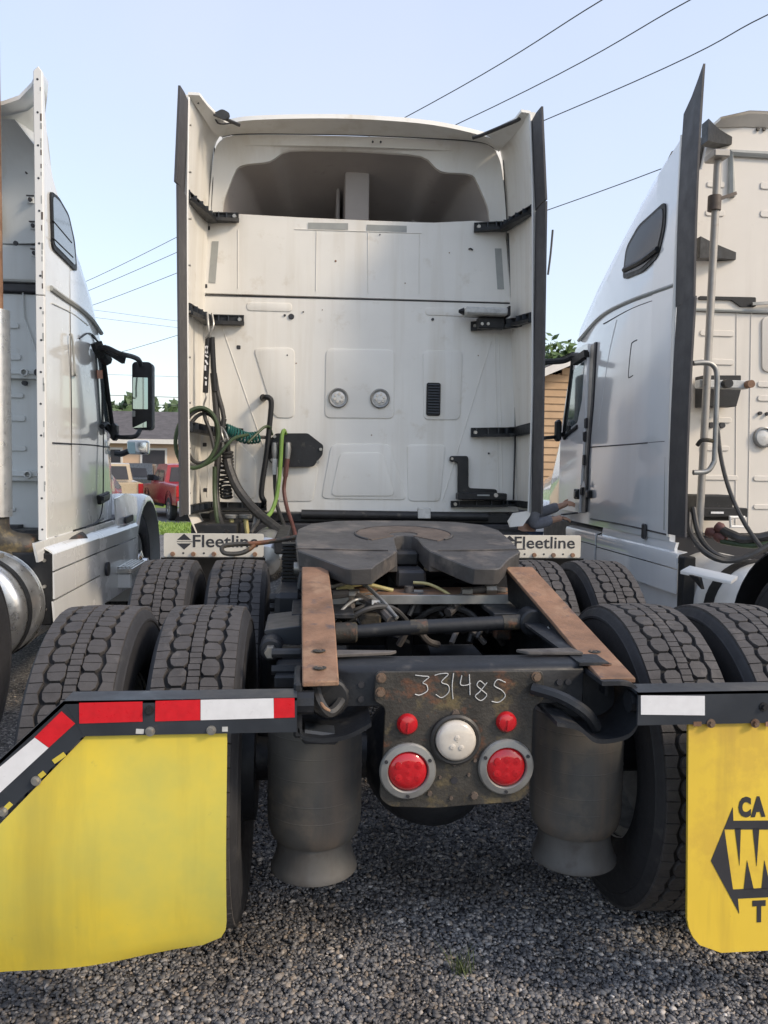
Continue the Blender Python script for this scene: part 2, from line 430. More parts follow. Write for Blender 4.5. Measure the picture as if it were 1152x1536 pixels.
def gravel(name, regions, smin, smax, seed):
    import numpy as np
    rng = np.random.default_rng(seed)
    t = (1+5**.5)/2
    iv = np.array([(-1,t,0),(1,t,0),(-1,-t,0),(1,-t,0),(0,-1,t),(0,1,t),(0,-1,-t),(0,1,-t),(t,0,-1),(t,0,1),(-t,0,-1),(-t,0,1)])
    iv /= np.linalg.norm(iv[0])
    fc = np.array([(0,11,5),(0,5,1),(0,1,7),(0,7,10),(0,10,11),(1,5,9),(5,11,4),(11,10,2),(10,7,6),(7,1,8),(3,9,4),(3,4,2),(3,2,6),(3,6,8),(3,8,9),(4,9,5),(2,4,11),(6,2,10),(8,6,7),(9,8,1)])
    C = []
    for x0, x1, y0, y1, dens in regions:
        k = int((x1-x0)*(y1-y0)*dens); C.append(np.column_stack([rng.uniform(x0,x1,k), rng.uniform(y0,y1,k)]))
    C = np.concatenate(C); N = len(C)
    s = smin+(smax-smin)*rng.beta(1.3, 4.5, N)
    V = iv[None]*(1+rng.uniform(-.42,.38,(N,12,1)))
    sc = np.stack([s*rng.uniform(.8,1.5,N), s*rng.uniform(.7,1.2,N), s*rng.uniform(.45,.85,N)], 1)
    V = V*sc[:,None,:]
    a = rng.uniform(0, 2*np.pi, N); tl = rng.normal(0, .35, N)
    ct, st = np.cos(tl), np.sin(tl)
    y = V[:,:,1]*ct[:,None]-V[:,:,2]*st[:,None]; z = V[:,:,1]*st[:,None]+V[:,:,2]*ct[:,None]; x = V[:,:,0]
    ca, sa = np.cos(a)[:,None], np.sin(a)[:,None]
    X = x*ca-y*sa+C[:,0:1]; Y = x*sa+y*ca+C[:,1:2]; Z = z+(s*.10)[:,None]+rng.uniform(-.002,.004,N)[:,None]
    P = np.stack([X,Y,Z],2).reshape(-1,3).astype('f4')
    Fs = (fc[None]+(np.arange(N)*12)[:,None,None]).reshape(-1,3).astype('i4')
    me = bpy.data.meshes.new(name); me.vertices.add(len(P)); me.vertices.foreach_set('co', P.ravel())
    me.loops.add(Fs.size); me.loops.foreach_set('vertex_index', Fs.ravel())
    me.polygons.add(len(Fs)); me.polygons.foreach_set('loop_start', np.arange(0, Fs.size, 3, dtype='i4'))
    me.materials.append(M['stone']); me.update(); me.validate()
    o = bpy.data.objects.new(name, me); COL.objects.link(o); o['kind'] = 'stuff'
    return o
go = gravel('gravel', [(-1.45,1.5,-1.1,.7,15000), (-1.6,1.7,.7,3.2,3600), (-2.4,-1.5,-1.2,3,500), (1.6,2.4,-1.2,3,500)], .0034, .0148, 3)
go['label'] = 'loose grey crushed gravel under and behind the trucks'

def blades(name, n, fn, h0, h1, w, m, seed, kind='stuff'):
    rng = random.Random(seed); b = MB()
    for i in range(n):
        x, y, z = fn(rng); a = rng.uniform(0, 6.28); h = rng.uniform(h0, h1); ln = rng.uniform(.2,1.1)*h
        dx, dy = math.cos(a), math.sin(a); sx, sy = -dy*w, dx*w
        b.add([(x-sx,y-sy,z),(x+sx,y+sy,z),(x+sx*.7+dx*ln*.4,y+sy*.7+dy*ln*.4,z+h*.65),(x-sx*.7+dx*ln*.4,y-sy*.7+dy*ln*.4,z+h*.65),(x+dx*ln,y+dy*ln,z+h)], [(0,1,2,3),(3,2,4)])
    o = b.build(name, m, smooth=0, fixn=False)
    if kind: o['kind'] = kind
    return o
def vg(r):
    y = 16.8+6.5*r.random()**1.1; return (r.uniform(-8.5,-1.5), y, gz(y))
o = blades('grass', 9000, vg, .03, .1, .012, 'blade', 5); o['label'] = 'mown green grass verge beyond the lot'
for px, nm in (((0.047, -0.424, 0.000), 'short green weed tuft in the gravel at the bottom of the picture'), ((0.656, 0.190, 0.000), 'small pale weed sprout in the shade below the right air spring')):
    big = 'bottom' in nm
    t = blades('weed', 52 if big else 22, lambda r, p=px: (p[0]+r.gauss(0,.016), p[1]+r.gauss(0,.014), .005), .025, .075 if big else .05, .0016, 'weed_leaf', 11, None)
    tag(t, nm, 'weed', 'weeds in the gravel')

# trees: trunk, limbs, crown of leaf clumps
def make_tree(loc, h, w, seed, label, nl=2600, ls=.16, lm='leaf', trunk=.16, base=.25, group=None):
    rng = random.Random(seed); x, y, z = loc
    t = thing('tree', label, 'tree', loc, group)
    b = MB(); tips = []
    top = (x+rng.uniform(-.2,.2)*w, y, z+h*.75)
    b.tube(spline([(x,y,z-.1),(x+.05*w,y,z+h*.3),top], 5), [trunk*(1-.06*i) for i in range(11)], 8)
    for k in range(9):
        a = rng.uniform(0, 6.28); zz = z+h*rng.uniform(.28,.6); e = (x+math.cos(a)*w*.38, y+math.sin(a)*w*.38, zz+h*rng.uniform(.08,.3))
        b.tube(spline([(x,y,zz),lerp((x,y,zz),e,.5),e], 3), [.06*trunk/.16*(1-.1*i) for i in range(7)], 5); tips.append(e)
    b.build('trunk', 'bark', t)
    c = MB(); clumps = []
    for k in range(46):
        u = rng.uniform(-1,1); a = rng.uniform(0,6.28); r = rng.random()**.4
        zz = base+(1-base)*(.5+.5*u*r); env = math.sin(math.pi*min(1,max(.05,(zz-base)/(1-base)*.8+.18)))**.6
        clumps.append((x+math.cos(a)*w*.5*r*env, y+math.sin(a)*w*.5*r*env, z+h*zz, rng.uniform(.1,.22)*w*.75))
    for k in range(nl):
        cx, cy, cz, cr = clumps[k % len(clumps)]
        p = Vector((rng.gauss(0,1), rng.gauss(0,1), rng.gauss(0,.75))); p = p.normalized()*cr*rng.random()**.45
        q = Vector((cx,cy,cz))+p; s = ls*rng.uniform(.6,1.3)
        d = Vector((rng.gauss(0,1), rng.gauss(0,1), rng.gauss(0,1))).normalized(); e = d.orthogonal().normalized()
        c.add([q-d*s, q+e*s*.55, q+d*s, q-e*s*.55], [(0,1,2,3)])
    c.build('crown', lm, t, smooth=0, fixn=False)
    return t
tl = ['bushy far tree rising over the left end of the grey house roof', 'tallest far tree behind the grey house roof', 'rounded far tree behind the grey roof, left of the truck fairing', 'lower far tree just beside the truck fairing edge', 'far tree glimpsed beside the left truck mirror']
for i, (tx, th, tw) in enumerate(((-17.6,7.2,6.2), (-13.6,7.6,6.2), (-11.3,7.2,5.8), (-9.2,7.4,5.8), (-15.6,7.2,6.0))):
    make_tree((tx, 58+i*1.7, gz(60)), th, tw, 20+i, tl[i], 3000, .42, 'leaf_far', .2, .05, 'far trees behind the grey house')
make_tree((8.1, 24, gz(24)), 7.3, 6.0, 41, 'leafy green tree behind the tan house, beside the right truck', 4200, .15)

# cables overhead
def cable(label, pts, r=.017):
    b = MB(); b.tube(spline(pts, 10), r, 5)
    tag(b.build('power_line', 'cable'), label, 'power line', 'overhead power lines')
cable('upper left of the three power lines that run up from the truck roof', [(-26.286, 62.986, 12.034), (-14.093, 51.780, 13.637), (2.935, 27.961, 14.509), (7.311, 18.423, 13.911), (8.858, 15.241, 13.809)])
cable('middle one of the three power lines that run up from the truck roof', [(-26.281, 62.949, 11.409), (-14.087, 51.738, 12.939), (4.935, 26.722, 13.984), (9.631, 18.191, 13.944), (10.817, 15.033, 13.641)])
cable('power line passing from the black fairing top to the upper right corner', [(-26.279, 62.934, 11.149), (-13.861, 51.657, 11.938), (7.636, 24.398, 13.348), (11.113, 16.980, 13.011), (11.761, 13.864, 12.489)])
cable('lowest slanting power line, running behind the right truck roof', [(-27.913, 66.926, 7.726), (-12.092, 53.335, 9.243), (8.661, 27.194, 11.265), (13.604, 16.629, 11.317)])
cable('upper faint cable in the sky left of the truck fairing', [(-26.476, 61.112, 14.098), (-16.023, 59.988, 12.937), (-10.293, 59.370, 12.263), (0.663, 58.193, 11.059)], .012)
cable('lower faint cable in the sky left of the truck fairing', [(-26.471, 61.076, 13.493), (-16.018, 59.955, 12.383), (-10.289, 59.340, 11.759), (0.667, 58.163, 10.555)], .012)
cable('thin cable behind the top of the left truck mirror', [(-26.427, 60.766, 8.254), (-14.928, 59.597, 8.116), (-10.258, 59.120, 8.031), (0.690, 58.002, 7.835)], .012)
cable('thick cable just above the far treetops', [(-22.083, 50.116, 5.787), (-12.501, 49.143, 5.713), (-8.567, 48.742, 5.643), (0.514, 47.817, 5.521)], .018)
cable('lowest thick cable crossing the far treetops', [(-22.078, 50.078, 5.157), (-12.496, 49.111, 5.167), (-8.563, 48.712, 5.140), (0.517, 47.795, 5.143)], .018)

# grey roofed house far left
def house_left():
    X0, X1, Y0, Y1 = -15.5, -3.0, 36.0, 44.0; z0 = gz(40); ze = 2.55; zr = 4.05
    h = thing('house', 'low cream house with a grey shingle roof behind the pickups', 'house', ((X0+X1)/2, 40, z0))
    MB().bx(X0, X1, Y0, Y1, z0-.1, ze).build('wall', 'cream_siding', h)
    b = MB(); e = .45
    for s in (0, 1):
        ya = Y0-e if s == 0 else Y1+e
        b.prism([(X0-e, ya, ze-.05), (X1+e, ya, ze-.05), (X1+e, 40, zr), (X0-e, 40, zr)], (0, 0, .12))
    b.build('roof', 'shingles', h)
    MB().bx(X0-e, X1+e, Y0-e-.04, Y0-e-.003, ze-.16, ze+.06).build('gutter', 'white_trim', h)
    for wx in (-12.2, -9.6, -7.55, -5.6):
        f = MB().bx(wx-.62, wx+.62, Y0-.05, Y0+.02, .75, 2.2).build('window', 'white_trim', h)
        MB().bx(wx-.52, wx+.52, Y0-.07, Y0-.052, .85, 2.1).build('pane', 'glass_dark', f)
house_left()
# tan gabled house, right
def house_right():
    X0, X1, Y0, Y1 = 3.1, 10.5, 14.0, 22.0; z0 = gz(14)-.1; zl = 2.85; slope = .42; xm = (X0+X1)/2
    h = thing('house', 'tan house with horizontal wood siding between the two trucks', 'house', (xm, 18, z0))
    MB().bx(X0+.05, X1-.05, Y0+.06, Y1, z0, zl-.05).build('wall', 'tan_siding', h)
    def rz(x): return zl+slope*min(x-X0, X1-x)
    k = 0; z = z0
    meshes = {}
    while z < rz(xm)-.1:
        z1 = z+.155
        xa = X0 if z1 <= zl else X0+(z1-zl)/slope; xb = X1 if z1 <= zl else X1-(z1-zl)/slope
        if xb-xa < .3: break
        b = MB(); b.add([(xa,Y0+.005,z1),(xb,Y0+.005,z1),(xb,Y0-.022,z),(xa,Y0-.022,z),(xa,Y0+.05,z1),(xb,Y0+.05,z1),(xb,Y0+.05,z),(xa,Y0+.05,z)],
            [(0,3,2,1),(4,5,6,7),(0,1,5,4),(3,7,6,2),(0,4,7,3),(1,2,6,5)])
        b.build('siding_board', 'tan_siding', h, smooth=0); z = z1
    MB().prism([(X0+.1,Y0+.06,zl-.05),(X1-.1,Y0+.06,zl-.05),(xm,Y0+.06,rz(xm)-.12)], (0,7.9,0)).build('gable', 'tan_siding', h, smooth=0)
    b = MB()
    for s in (-1, 1):
        xe = xm+s*(xm-X0+.4); ze = zl-slope*.4
        b.prism([(xe,Y0-.4,ze),(xm,Y0-.4,rz(xm)+.06),(xm,Y0-.4,rz(xm)+.2),(xe,Y0-.4,ze+.14)], (0,8.8,0))
    b.build('roof', 'shingles', h, smooth=0)
    for s in (-1, 1):
        xe = xm+s*(xm-X0+.4); ze = zl-slope*.4
        MB().prism([(xe,Y0-.44,ze-.06),(xm,Y0-.44,rz(xm)),(xm,Y0-.44,rz(xm)+.17),(xe,Y0-.44,ze+.11)], (0,.036,0)).build('rake_board', 'white_trim', h, smooth=0)
house_right()

# parked pickups and the dark car
def wheel_small(parent, x, y, z, r, ax):
    t = MB().lathe([(.55*r,-.1),(.9*r,-.115),(r,-.08),(r,.08),(.9*r,.115),(.55*r,.1)], (x,y,z), ax, 20).build('tyre', 'tyre_side', parent)
    MB().lathe([(.001,-.085),(.2*r,-.1),(.56*r,-.07),(.6*r,-.105),(.6*r,.105),(.56*r,.07),(.2*r,.1),(.001,.085)], (x,y,z), ax, 20).build('rim', 'aluminium', t)
    for k in range(6):
        a = k*math.pi/3; c, s = math.cos(a)*.58*r, math.sin(a)*.58*r; o = .1 if x > 0 else -.1
        MB().bar((x+o,y+c*.15,z+s*.15), (x+o,y+c,z+s), .05, .02, (1,0,0)).build('spoke', 'bolt_steel', t)
def pickup(name, label, paint, ox, oy, oz, rot, script=None):
    """built facing +Y in local axes about (0,0,0) (rear bumper at y=0), then turned"""
    t = thing(name, label, 'pickup truck', (0,0,0), 'pickups parked beyond the grass')
    w = .98
    # body side profile (y,z), extruded across
    prof = [(.08,.55),(.08,1.22),(1.9,1.26),(1.95,1.28),(3.95,1.26),(4.05,1.2),(5.55,1.12),(5.7,.95),(5.72,.5)]
    b = MB(); rows = []
    for sx, k in ((-w,0),(-w*.985,.06),(-w*.93,.1),(w*.93,.1),(w*.985,.06),(w,0)):
        rows.append([(sx, y, z+ (k-.1 if z > .9 else 0)) for y, z in prof])
    b.grid(rows); b.prism([(-w,y,z-.1 if z > .9 else z) for y, z in prof], (.01,0,0)); b.prism([(w,y,z-.1 if z > .9 else z) for y, z in prof], (-.01,0,0))
    b.bx(-w,w,.081,.12,.55,1.2)
    b.build('body', paint, t, smooth=30)
    c = MB(); cp = [(2.0,1.18),(2.06,1.86),(2.3,1.9),(3.5,1.88),(4.25,1.2)]
    rows = []
    for sx, k in ((-.93,1),(-.80,.995),(-.72,1.01),(.72,1.01),(.80,.995),(.93,1)):
        rows.append([(sx if z < 1.3 else sx*.86, y, 1.18+(z-1.18)*k) for y, z in cp])
    c.grid(rows)
    for s in (-1,1): c.prism([(s*(.93 if z < 1.3 else .8), y, z) for y, z in cp], (-s*.02,0,0))
    c.build('cab', paint, t, smooth=30)
    g = MB().prism([(-.76,1.985,1.28),(.76,1.985,1.28),(.68,2.035,1.78),(-.68,2.035,1.78)], (0,.02,0)).build('rear_window', 'glass_dark', t, smooth=0)
    for s in (-1,1):
        for pts in (((2.25,1.3),(3.05,1.3),(3.05,1.8),(2.35,1.8)), ((3.13,1.3),(4.0,1.3),(3.5,1.8),(3.13,1.8))):
            MB().prism([(s*(.925-.13*(z-1.3)/.5)+s*.012, y, z) for y, z in pts], (-s*.02,0,0)).build('side_window', 'glass_dark', t, smooth=0)
        MB().bx(s*1.0-.13, s*1.0+.13, 3.85, 3.97, 1.28, 1.5).build('wing_mirror', 'black_plastic', t, bevel=.03)
        MB().bx(s*.9-.085, s*.9+.085, .03, .1, .82, 1.18).build('tail_light', 'red_lens', t, bevel=.01)
        MB().bx(s*.98-.02, s*.98+.02, 1.98, 4.1, .42, .5).build('running_board', 'black_plastic', t)
        for y in (1.15, 4.75):
            MB().lathe([(.50,-.012),(.50,.012),(.40,.012),(.40,-.012)], (s*.985,y,.5), 'X', 18, a0=0, a1=math.pi).build('wheel_arch', 'black_plastic', t)
            wheel_small(t, s*.88, y, .40, .40, 'X')
    MB().bx(-.74,.74,.055,.08,.78,1.19).build('tailgate', paint, t, bevel=.012)
    MB().bx(-.1,.1,.035,.053,1.03,1.1).build('tailgate_handle', 'black_plastic', t, bevel=.006)
    MB().bx(-.95,.95,-.06,.08,.5,.7).build('rear_bumper', 'aluminium', t, bevel=.02)
    MB().bx(-.16,.16,-.066,-.061,.54,.67).build('number_plate', 'white_trim', t)
    if script: text_mesh(script, .2, 'badge', 'hose_red', t, (0,.05,.93), ext=.003, bold=.004)
    t.location = (ox, oy, oz); t.rotation_euler = (0, 0, rot)
    return t
pickup('pickup_truck', 'tan pickup truck seen from behind, next to the red one', 'tan_paint', -7.0, 25.7, gz(26), R_(20), 'GMC')
pickup('pickup_truck', 'red crew cab pickup truck, half hidden by the centre truck', 'red_paint', -3.61, 23.76, gz(25), R_(22))
pickup('pickup_truck', 'dark grey pickup with roof over the tan pickup, behind it', 'dark_paint', -5.2, 34.9, gz(31), R_(88))

# ================================================================ CENTRE TRUCK: sleeper cab seen from behind
YP = 3.65
T = thing('semi_truck', 'white semi truck in the middle, seen from behind with empty fifth wheel', 'semi truck', (0, 1.5, 0), 'semi trucks parked side by side')

# cab body (flanks, roof, windscreen, hood), behind the back panels
def cab_body(parent, xc, hw, y0, stations, matn, zb=1.12, name='cab_body', lip=None):
    """stations: (dy, half width, shoulder z, roof z); closed loft of rounded sections"""
    rows = []
    for dy, w, zs, zr in stations:
        r = []
        sec = [(-w, zb), (-w*1.005, zb+(zs-zb)*.4), (-w, zs-.12), (-w*.985, zs), (-w*.93, zs+(zr-zs)*.55), (-w*.78, zs+(zr-zs)*.9), (-w*.4, zr), (0, zr+.01)]
        sec = sec+[(-x, z) for x, z in reversed(sec[:-1])]
        rows.append([(xc+x, y0+dy, z) for x, z in sec])
    b = MB(); b.grid(rows)
    return b.build(name, matn, parent, smooth=50)
cab_body(T, 0, 1.265, YP+.03, [(0,1.265,3.80,4.02),(.6,1.265,3.72,4.0),(1.3,1.26,3.45,3.82),(2.0,1.255,3.05,3.4),(2.5,1.25,2.62,2.85)], 'flank_paint')
cab_body(T, 0, 1.2, YP+2.5, [(0,1.245,2.55,2.75),(.5,1.1,1.95,2.0),(.55,1.1,1.62,1.75),(1.6,1.0,1.45,1.6),(1.9,.9,1.2,1.3)], 'flank_paint', .75, 'hood')
MB().bx(-1.24, 1.24, YP+.05, YP+2.6, 1.05, 1.12).build('cab_floor', 'black_metal', T)
ws = MB().prism([(-1.05,YP+2.62,2.5),(1.05,YP+2.62,2.5),(1.0,YP+3.02,1.95),(-1.0,YP+3.02,1.95)], (0,.03,.02)).build('windscreen', 'glass_dark', T)

# two flat back panels with a gap between them
def plate(pts, y, th, name, m, parent, bevel=.003, r=.0, seg=1):
    P = [(p[0], y, p[2]) for p in pts]
    if r: P = round_poly(P, r)
    return MB().prism(P, (0, -th, 0)).build(name, m, parent, bevel=bevel, seg=seg)
low = [(-1.255, 3.650, 1.115), (-1.231, 3.650, 1.998), (-1.216, 3.650, 2.805), (1.205, 3.650, 2.817), (1.256, 3.650, 2.053), (1.312, 3.650, 1.147)]
plate(low, YP+.03, .03, 'lower_back_panel', 'back_paint', T)
upp = [(-1.216, 3.650, 2.816), (-1.181, 3.650, 3.372), (-0.939, 3.650, 3.428), (-0.480, 3.650, 3.423), (0.092, 3.650, 3.423), (0.567, 3.650, 3.429), (0.898, 3.650, 3.459), (1.147, 3.650, 3.444), (1.205, 3.650, 2.828)]
plate(upp, YP+.03, .03, 'upper_back_panel', 'back_paint', T)
MB().bx(-1.24, 1.24, YP+.032, YP+.05, 1.1, 3.33).build('panel_gap_backing', 'ink', T)
MB().tube(spline([(-1.241, 3.648, 2.799), (1.226, 3.648, 2.823)], 4), .0035, 6).build('seam_gasket', 'ink', T)

# stamped fields in the lower panel: slightly proud, soft edged
def stamped(pts, r=.05, th=.010, name='stamped_field', y=None):
    y = YP+.002 if y is None else y
    P = round_poly([(p[0], y, p[2]) for p in pts], r, 5)
    return MB().prism(P, (0, -th, 0)).build(name, 'back_paint', T, bevel=.006, seg=2, smooth=60)
stamped([(-0.833, 3.650, 2.409), (-0.513, 3.650, 2.419), (-0.509, 3.650, 1.873), (-0.665, 3.650, 1.870)])
stamped([(-0.268, 3.650, 2.420), (0.270, 3.650, 2.425), (0.278, 3.650, 1.884), (-0.273, 3.650, 1.878)])
stamped([(0.499, 3.650, 2.427), (0.822, 3.650, 2.436), (0.812, 3.650, 1.884), (0.514, 3.650, 1.878)])
stamped([(-0.886, 3.650, 2.761), (-0.536, 3.650, 2.763), (-0.536, 3.650, 2.696), (-0.885, 3.650, 2.695)], .03, .008)
stamped([(0.515, 3.650, 2.767), (0.848, 3.650, 2.768), (0.849, 3.650, 2.705), (0.516, 3.650, 2.705)], .03, .008)
stamped([(-0.219, 3.650, 1.674), (0.249, 3.650, 1.682), (0.390, 3.650, 1.236), (-0.294, 3.650, 1.240)], .05)
stamped([(-0.149, 3.650, 1.607), (0.191, 3.650, 1.612), (0.292, 3.650, 1.267), (-0.220, 3.650, 1.262)], .05, .008, y=YP-.008)
stamped([(0.383, 3.650, 1.679), (0.696, 3.650, 1.684), (0.661, 3.650, 1.228), (0.401, 3.650, 1.226)], .04)
stamped([(-0.663, 3.650, 1.541), (-0.317, 3.650, 1.494), (-0.362, 3.650, 1.218), (-0.640, 3.650, 1.215)], .03)
stamped([(-0.959, 3.650, 1.693), (-0.808, 3.650, 1.539), (-0.807, 3.650, 1.240), (-0.973, 3.650, 1.238)], .03)
for P in ([(-1.094, 3.648, 2.626), (-0.715, 3.648, 1.540)], [(1.053, 3.648, 2.516), (0.682, 3.648, 1.239)], [(1.112, 3.648, 2.581), (1.175, 3.648, 1.271)], [(1.079, 3.648, 2.580), (1.142, 3.648, 1.271)], [(-1.150, 3.648, 2.512), (-1.184, 3.648, 1.247)],
          [(-0.954, 3.648, 3.306), (-0.952, 3.648, 2.865)], [(-0.350, 3.648, 3.327), (-0.351, 3.648, 2.866)], [(0.051, 3.648, 3.329), (0.057, 3.648, 2.860)], [(0.457, 3.648, 3.331), (0.464, 3.648, 2.875)], [(-0.520, 3.648, 3.330), (0.473, 3.648, 3.342)]):
    MB().tube(P, .0035, 6).build('stamped_crease', 'back_paint', T)

# grey tape strips, plugs, vents
def strip(pts, name, m, y=YP-.004, th=.003): return plate(pts, y+th, th, name, m, T, 0)
strip([(-0.417, 3.650, 3.385), (-0.106, 3.650, 3.394), (-0.106, 3.650, 3.343), (-0.417, 3.650, 3.335)], 'tape_strip', 'tape_grey')
strip([(0.040, 3.650, 3.390), (0.355, 3.650, 3.394), (0.356, 3.650, 3.342), (0.040, 3.650, 3.339)], 'tape_strip', 'tape_grey')
strip([(-1.151, 3.650, 3.212), (-1.100, 3.650, 3.214), (-1.125, 3.650, 2.895), (-1.176, 3.650, 2.898)], 'tape_strip', 'tape_grey')
strip([(1.065, 3.650, 3.248), (1.119, 3.650, 3.250), (1.148, 3.650, 2.931), (1.094, 3.650, 2.929)], 'tape_strip', 'tape_grey')
for p in ((-1.181, 3.648, 3.311), (-1.201, 3.648, 2.871), (-0.946, 3.648, 2.411), (-1.204, 3.648, 1.652), (-1.199, 3.648, 1.299)):
    MB().obox(p, (.03, .008, .03)).build('plug', 'ink', T, bevel=.004)
for p, r in (((-0.541, 3.648, 2.660), .024), ((-0.592, 3.648, 2.668), .010), ((0.575, 3.648, 2.675), .012), ((-0.570, 3.648, 2.360), .007), ((1.052, 3.648, 1.620), .008), ((-0.448, 3.648, 2.699), .006), ((0.066, 3.490, 3.960), .008), ((0.127, 3.490, 3.963), .008), ((0.145, 3.648, 3.317),.005)):
    MB().disc(r, r*.85, .004, -.008, p, 'Y', 14).build('plug', 'ink', T)
for q in ((-.2,3.1,.01),(.35,2.95,.006),(.6,2.2,.007),(-.5,2.3,.006),(.8,2.05,.006),(.1,1.75,.006),(.95,2.4,.006),(.45,1.5,.005),(-.3,2.72,.005),(.7,3.2,.006)):
    MB().disc(q[2], q[2]*.6, .002, -.004, (q[0], YP-.0005, q[1]), 'Y', 8).build('paint_chip', 'rust', T)
for p in ((-0.168, 3.638, 2.036), (0.162, 3.638, 2.039)):
    f = MB().lathe([(.078,.01),(.078,-.012),(.070,-.02),(.058,-.016),(.056,.0)], p, 'Y', 28).build('work_lamp', 'grey_steel', T)
    MB().lathe([(.056,-.008),(.04,-.015),(.015,-.018),(.001,-.018)], p, 'Y', 24).build('lens', 'lamp_lens', f)
    for k in range(6):
        a = k*math.pi/3+.3; MB().disc(.013, .010, -.014, -.022, (p[0]+.031*math.cos(a), p[1], p[2]+.031*math.sin(a)), 'Y', 10).build('lamp_led', 'clear_lens', f)
vp0, vp1 = (0.534, 3.640, 2.174), (0.647, 3.640, 1.912)
f = MB().prism(rrect(vp0[0], vp1[0], vp1[2], vp0[2], .018, YP-.006), (0,-.014,0)).build('vent', 'black_plastic', T, bevel=.004)
for k in range(11):
    z = vp1[2]+.02+k*(vp0[2]-vp1[2]-.04)/10
    MB().bar((vp0[0]+.012, YP-.022, z), (vp1[0]-.012, YP-.022, z), .014, .010, (0,.6,1)).build('vent_slat', 'bar_metal', f)

# roof cap: band around the opening, visor lip, cavity behind
def resample(pts, n):
    P = [Vector(p) for p in pts]; L = [0]
    for i in range(len(P)-1): L.append(L[-1]+(P[i+1]-P[i]).length)
    out = []
    for k in range(n):
        t = L[-1]*k/(n-1); i = 0
        while i < len(P)-2 and L[i+1] < t: i += 1
        out.append(P[i].lerp(P[i+1], (t-L[i])/max(1e-6, L[i+1]-L[i])))
    return out
outer = [(-1.178, 3.620, 3.373), (-1.156, 3.600, 3.656), (-1.122, 3.560, 3.879), (-1.066, 3.540, 3.948), (-0.906, 3.520, 3.973), (-0.333, 3.500, 3.991), (0.071, 3.500, 4.003), (0.534, 3.510, 4.013), (0.913, 3.530, 4.016), (1.023, 3.550, 3.989), (1.086, 3.580, 3.887), (1.123, 3.600, 3.665), (1.150, 3.620, 3.430)]
inner = [(-1.073, 3.620, 3.408), (-1.052, 3.610, 3.535), (-0.961, 3.600, 3.760), (-0.886, 3.590, 3.785), (-0.710, 3.590, 3.809), (-0.584, 3.580, 3.906), (-0.024, 3.580, 3.925), (0.474, 3.580, 3.916), (0.603, 3.590, 3.800), (0.816, 3.600, 3.804), (0.880, 3.600, 3.787), (0.994, 3.610, 3.560), (1.015, 3.620, 3.440)]
n = 12
A, B = [], []
for i in range(len(outer)-1):
    for k in range(4):
        A.append(Vector(outer[i]).lerp(Vector(outer[i+1]), k/4)); B.append(Vector(inner[i]).lerp(Vector(inner[i+1]), k/4))
A.append(Vector(outer[-1])); B.append(Vector(inner[-1]))
def relax(L, it=2):
    for _ in range(it): L = [L[0]]+[(L[i-1]+L[i]*2+L[i+1])/4 for i in range(1, len(L)-1)]+[L[-1]]
    return L
A = relax(A); B = relax(B, 1)
mid = [a.lerp(b, .5)+Vector((0, .012, 0)) for a, b in zip(A, B)]
lip1 = [b+Vector((0, .035, 0)) for b in B]
cx = Vector((0, 0, 3.5))
deep = [Vector((b.x*.93, b.y+.22, 3.38+(b.z-3.38)*.93)) for b in B]
back = [Vector((b.x*.80, b.y+.95, 3.30+(b.z-3.40)*.62)) for b in B]
MB().grid([[a+Vector((0,.35,.07)) for a in A], [a+Vector((0,.06,.012)) for a in A], A, mid, B, lip1]).build('roof_cap', 'back_paint', T, smooth=60)
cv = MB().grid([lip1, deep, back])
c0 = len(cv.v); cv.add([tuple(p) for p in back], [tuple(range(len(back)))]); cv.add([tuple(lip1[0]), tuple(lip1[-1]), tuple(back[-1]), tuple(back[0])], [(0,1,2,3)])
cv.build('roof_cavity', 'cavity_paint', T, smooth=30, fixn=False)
r0, r1 = (-0.125, 3.950, 4.052), (0.056, 3.950, 3.517)
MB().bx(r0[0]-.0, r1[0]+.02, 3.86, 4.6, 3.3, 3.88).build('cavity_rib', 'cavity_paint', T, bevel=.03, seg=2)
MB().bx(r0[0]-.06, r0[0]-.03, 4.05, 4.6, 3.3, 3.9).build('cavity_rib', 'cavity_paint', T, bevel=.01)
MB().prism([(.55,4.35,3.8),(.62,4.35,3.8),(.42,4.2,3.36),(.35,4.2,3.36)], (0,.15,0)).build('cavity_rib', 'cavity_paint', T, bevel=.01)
# visor: underside of the roof's tail
v0 = [(-1.066, 3.540, 3.953), (-0.906, 3.520, 3.978), (-0.333, 3.500, 3.996), (0.071, 3.500, 4.008), (0.534, 3.510, 4.018), (0.913, 3.530, 4.021), (1.040, 3.550, 3.970)]
v1 = [(-1.002, 3.340, 3.971), (-0.841, 3.290, 3.987), (-0.338, 3.260, 4.015), (0.050, 3.260, 4.027), (0.494, 3.270, 4.020), (0.844, 3.310, 3.984), (0.978, 3.360, 3.972)]
V0 = relax(spline(v0, 4)); V1 = relax(spline(v1, 4))
up = [Vector((p.x, p.y+.01, p.z+.035)) for p in V1]
far = [Vector((p.x, p.y+.42, p.z+.05)) for p in V1]
MB().grid([V0, V1, up, far]).build('roof_visor', 'back_paint', T, smooth=50)
MB().tube([p+Vector((0,-.004,.002)) for p in V0], .006, 6).build('visor_gasket', 'ink', T)

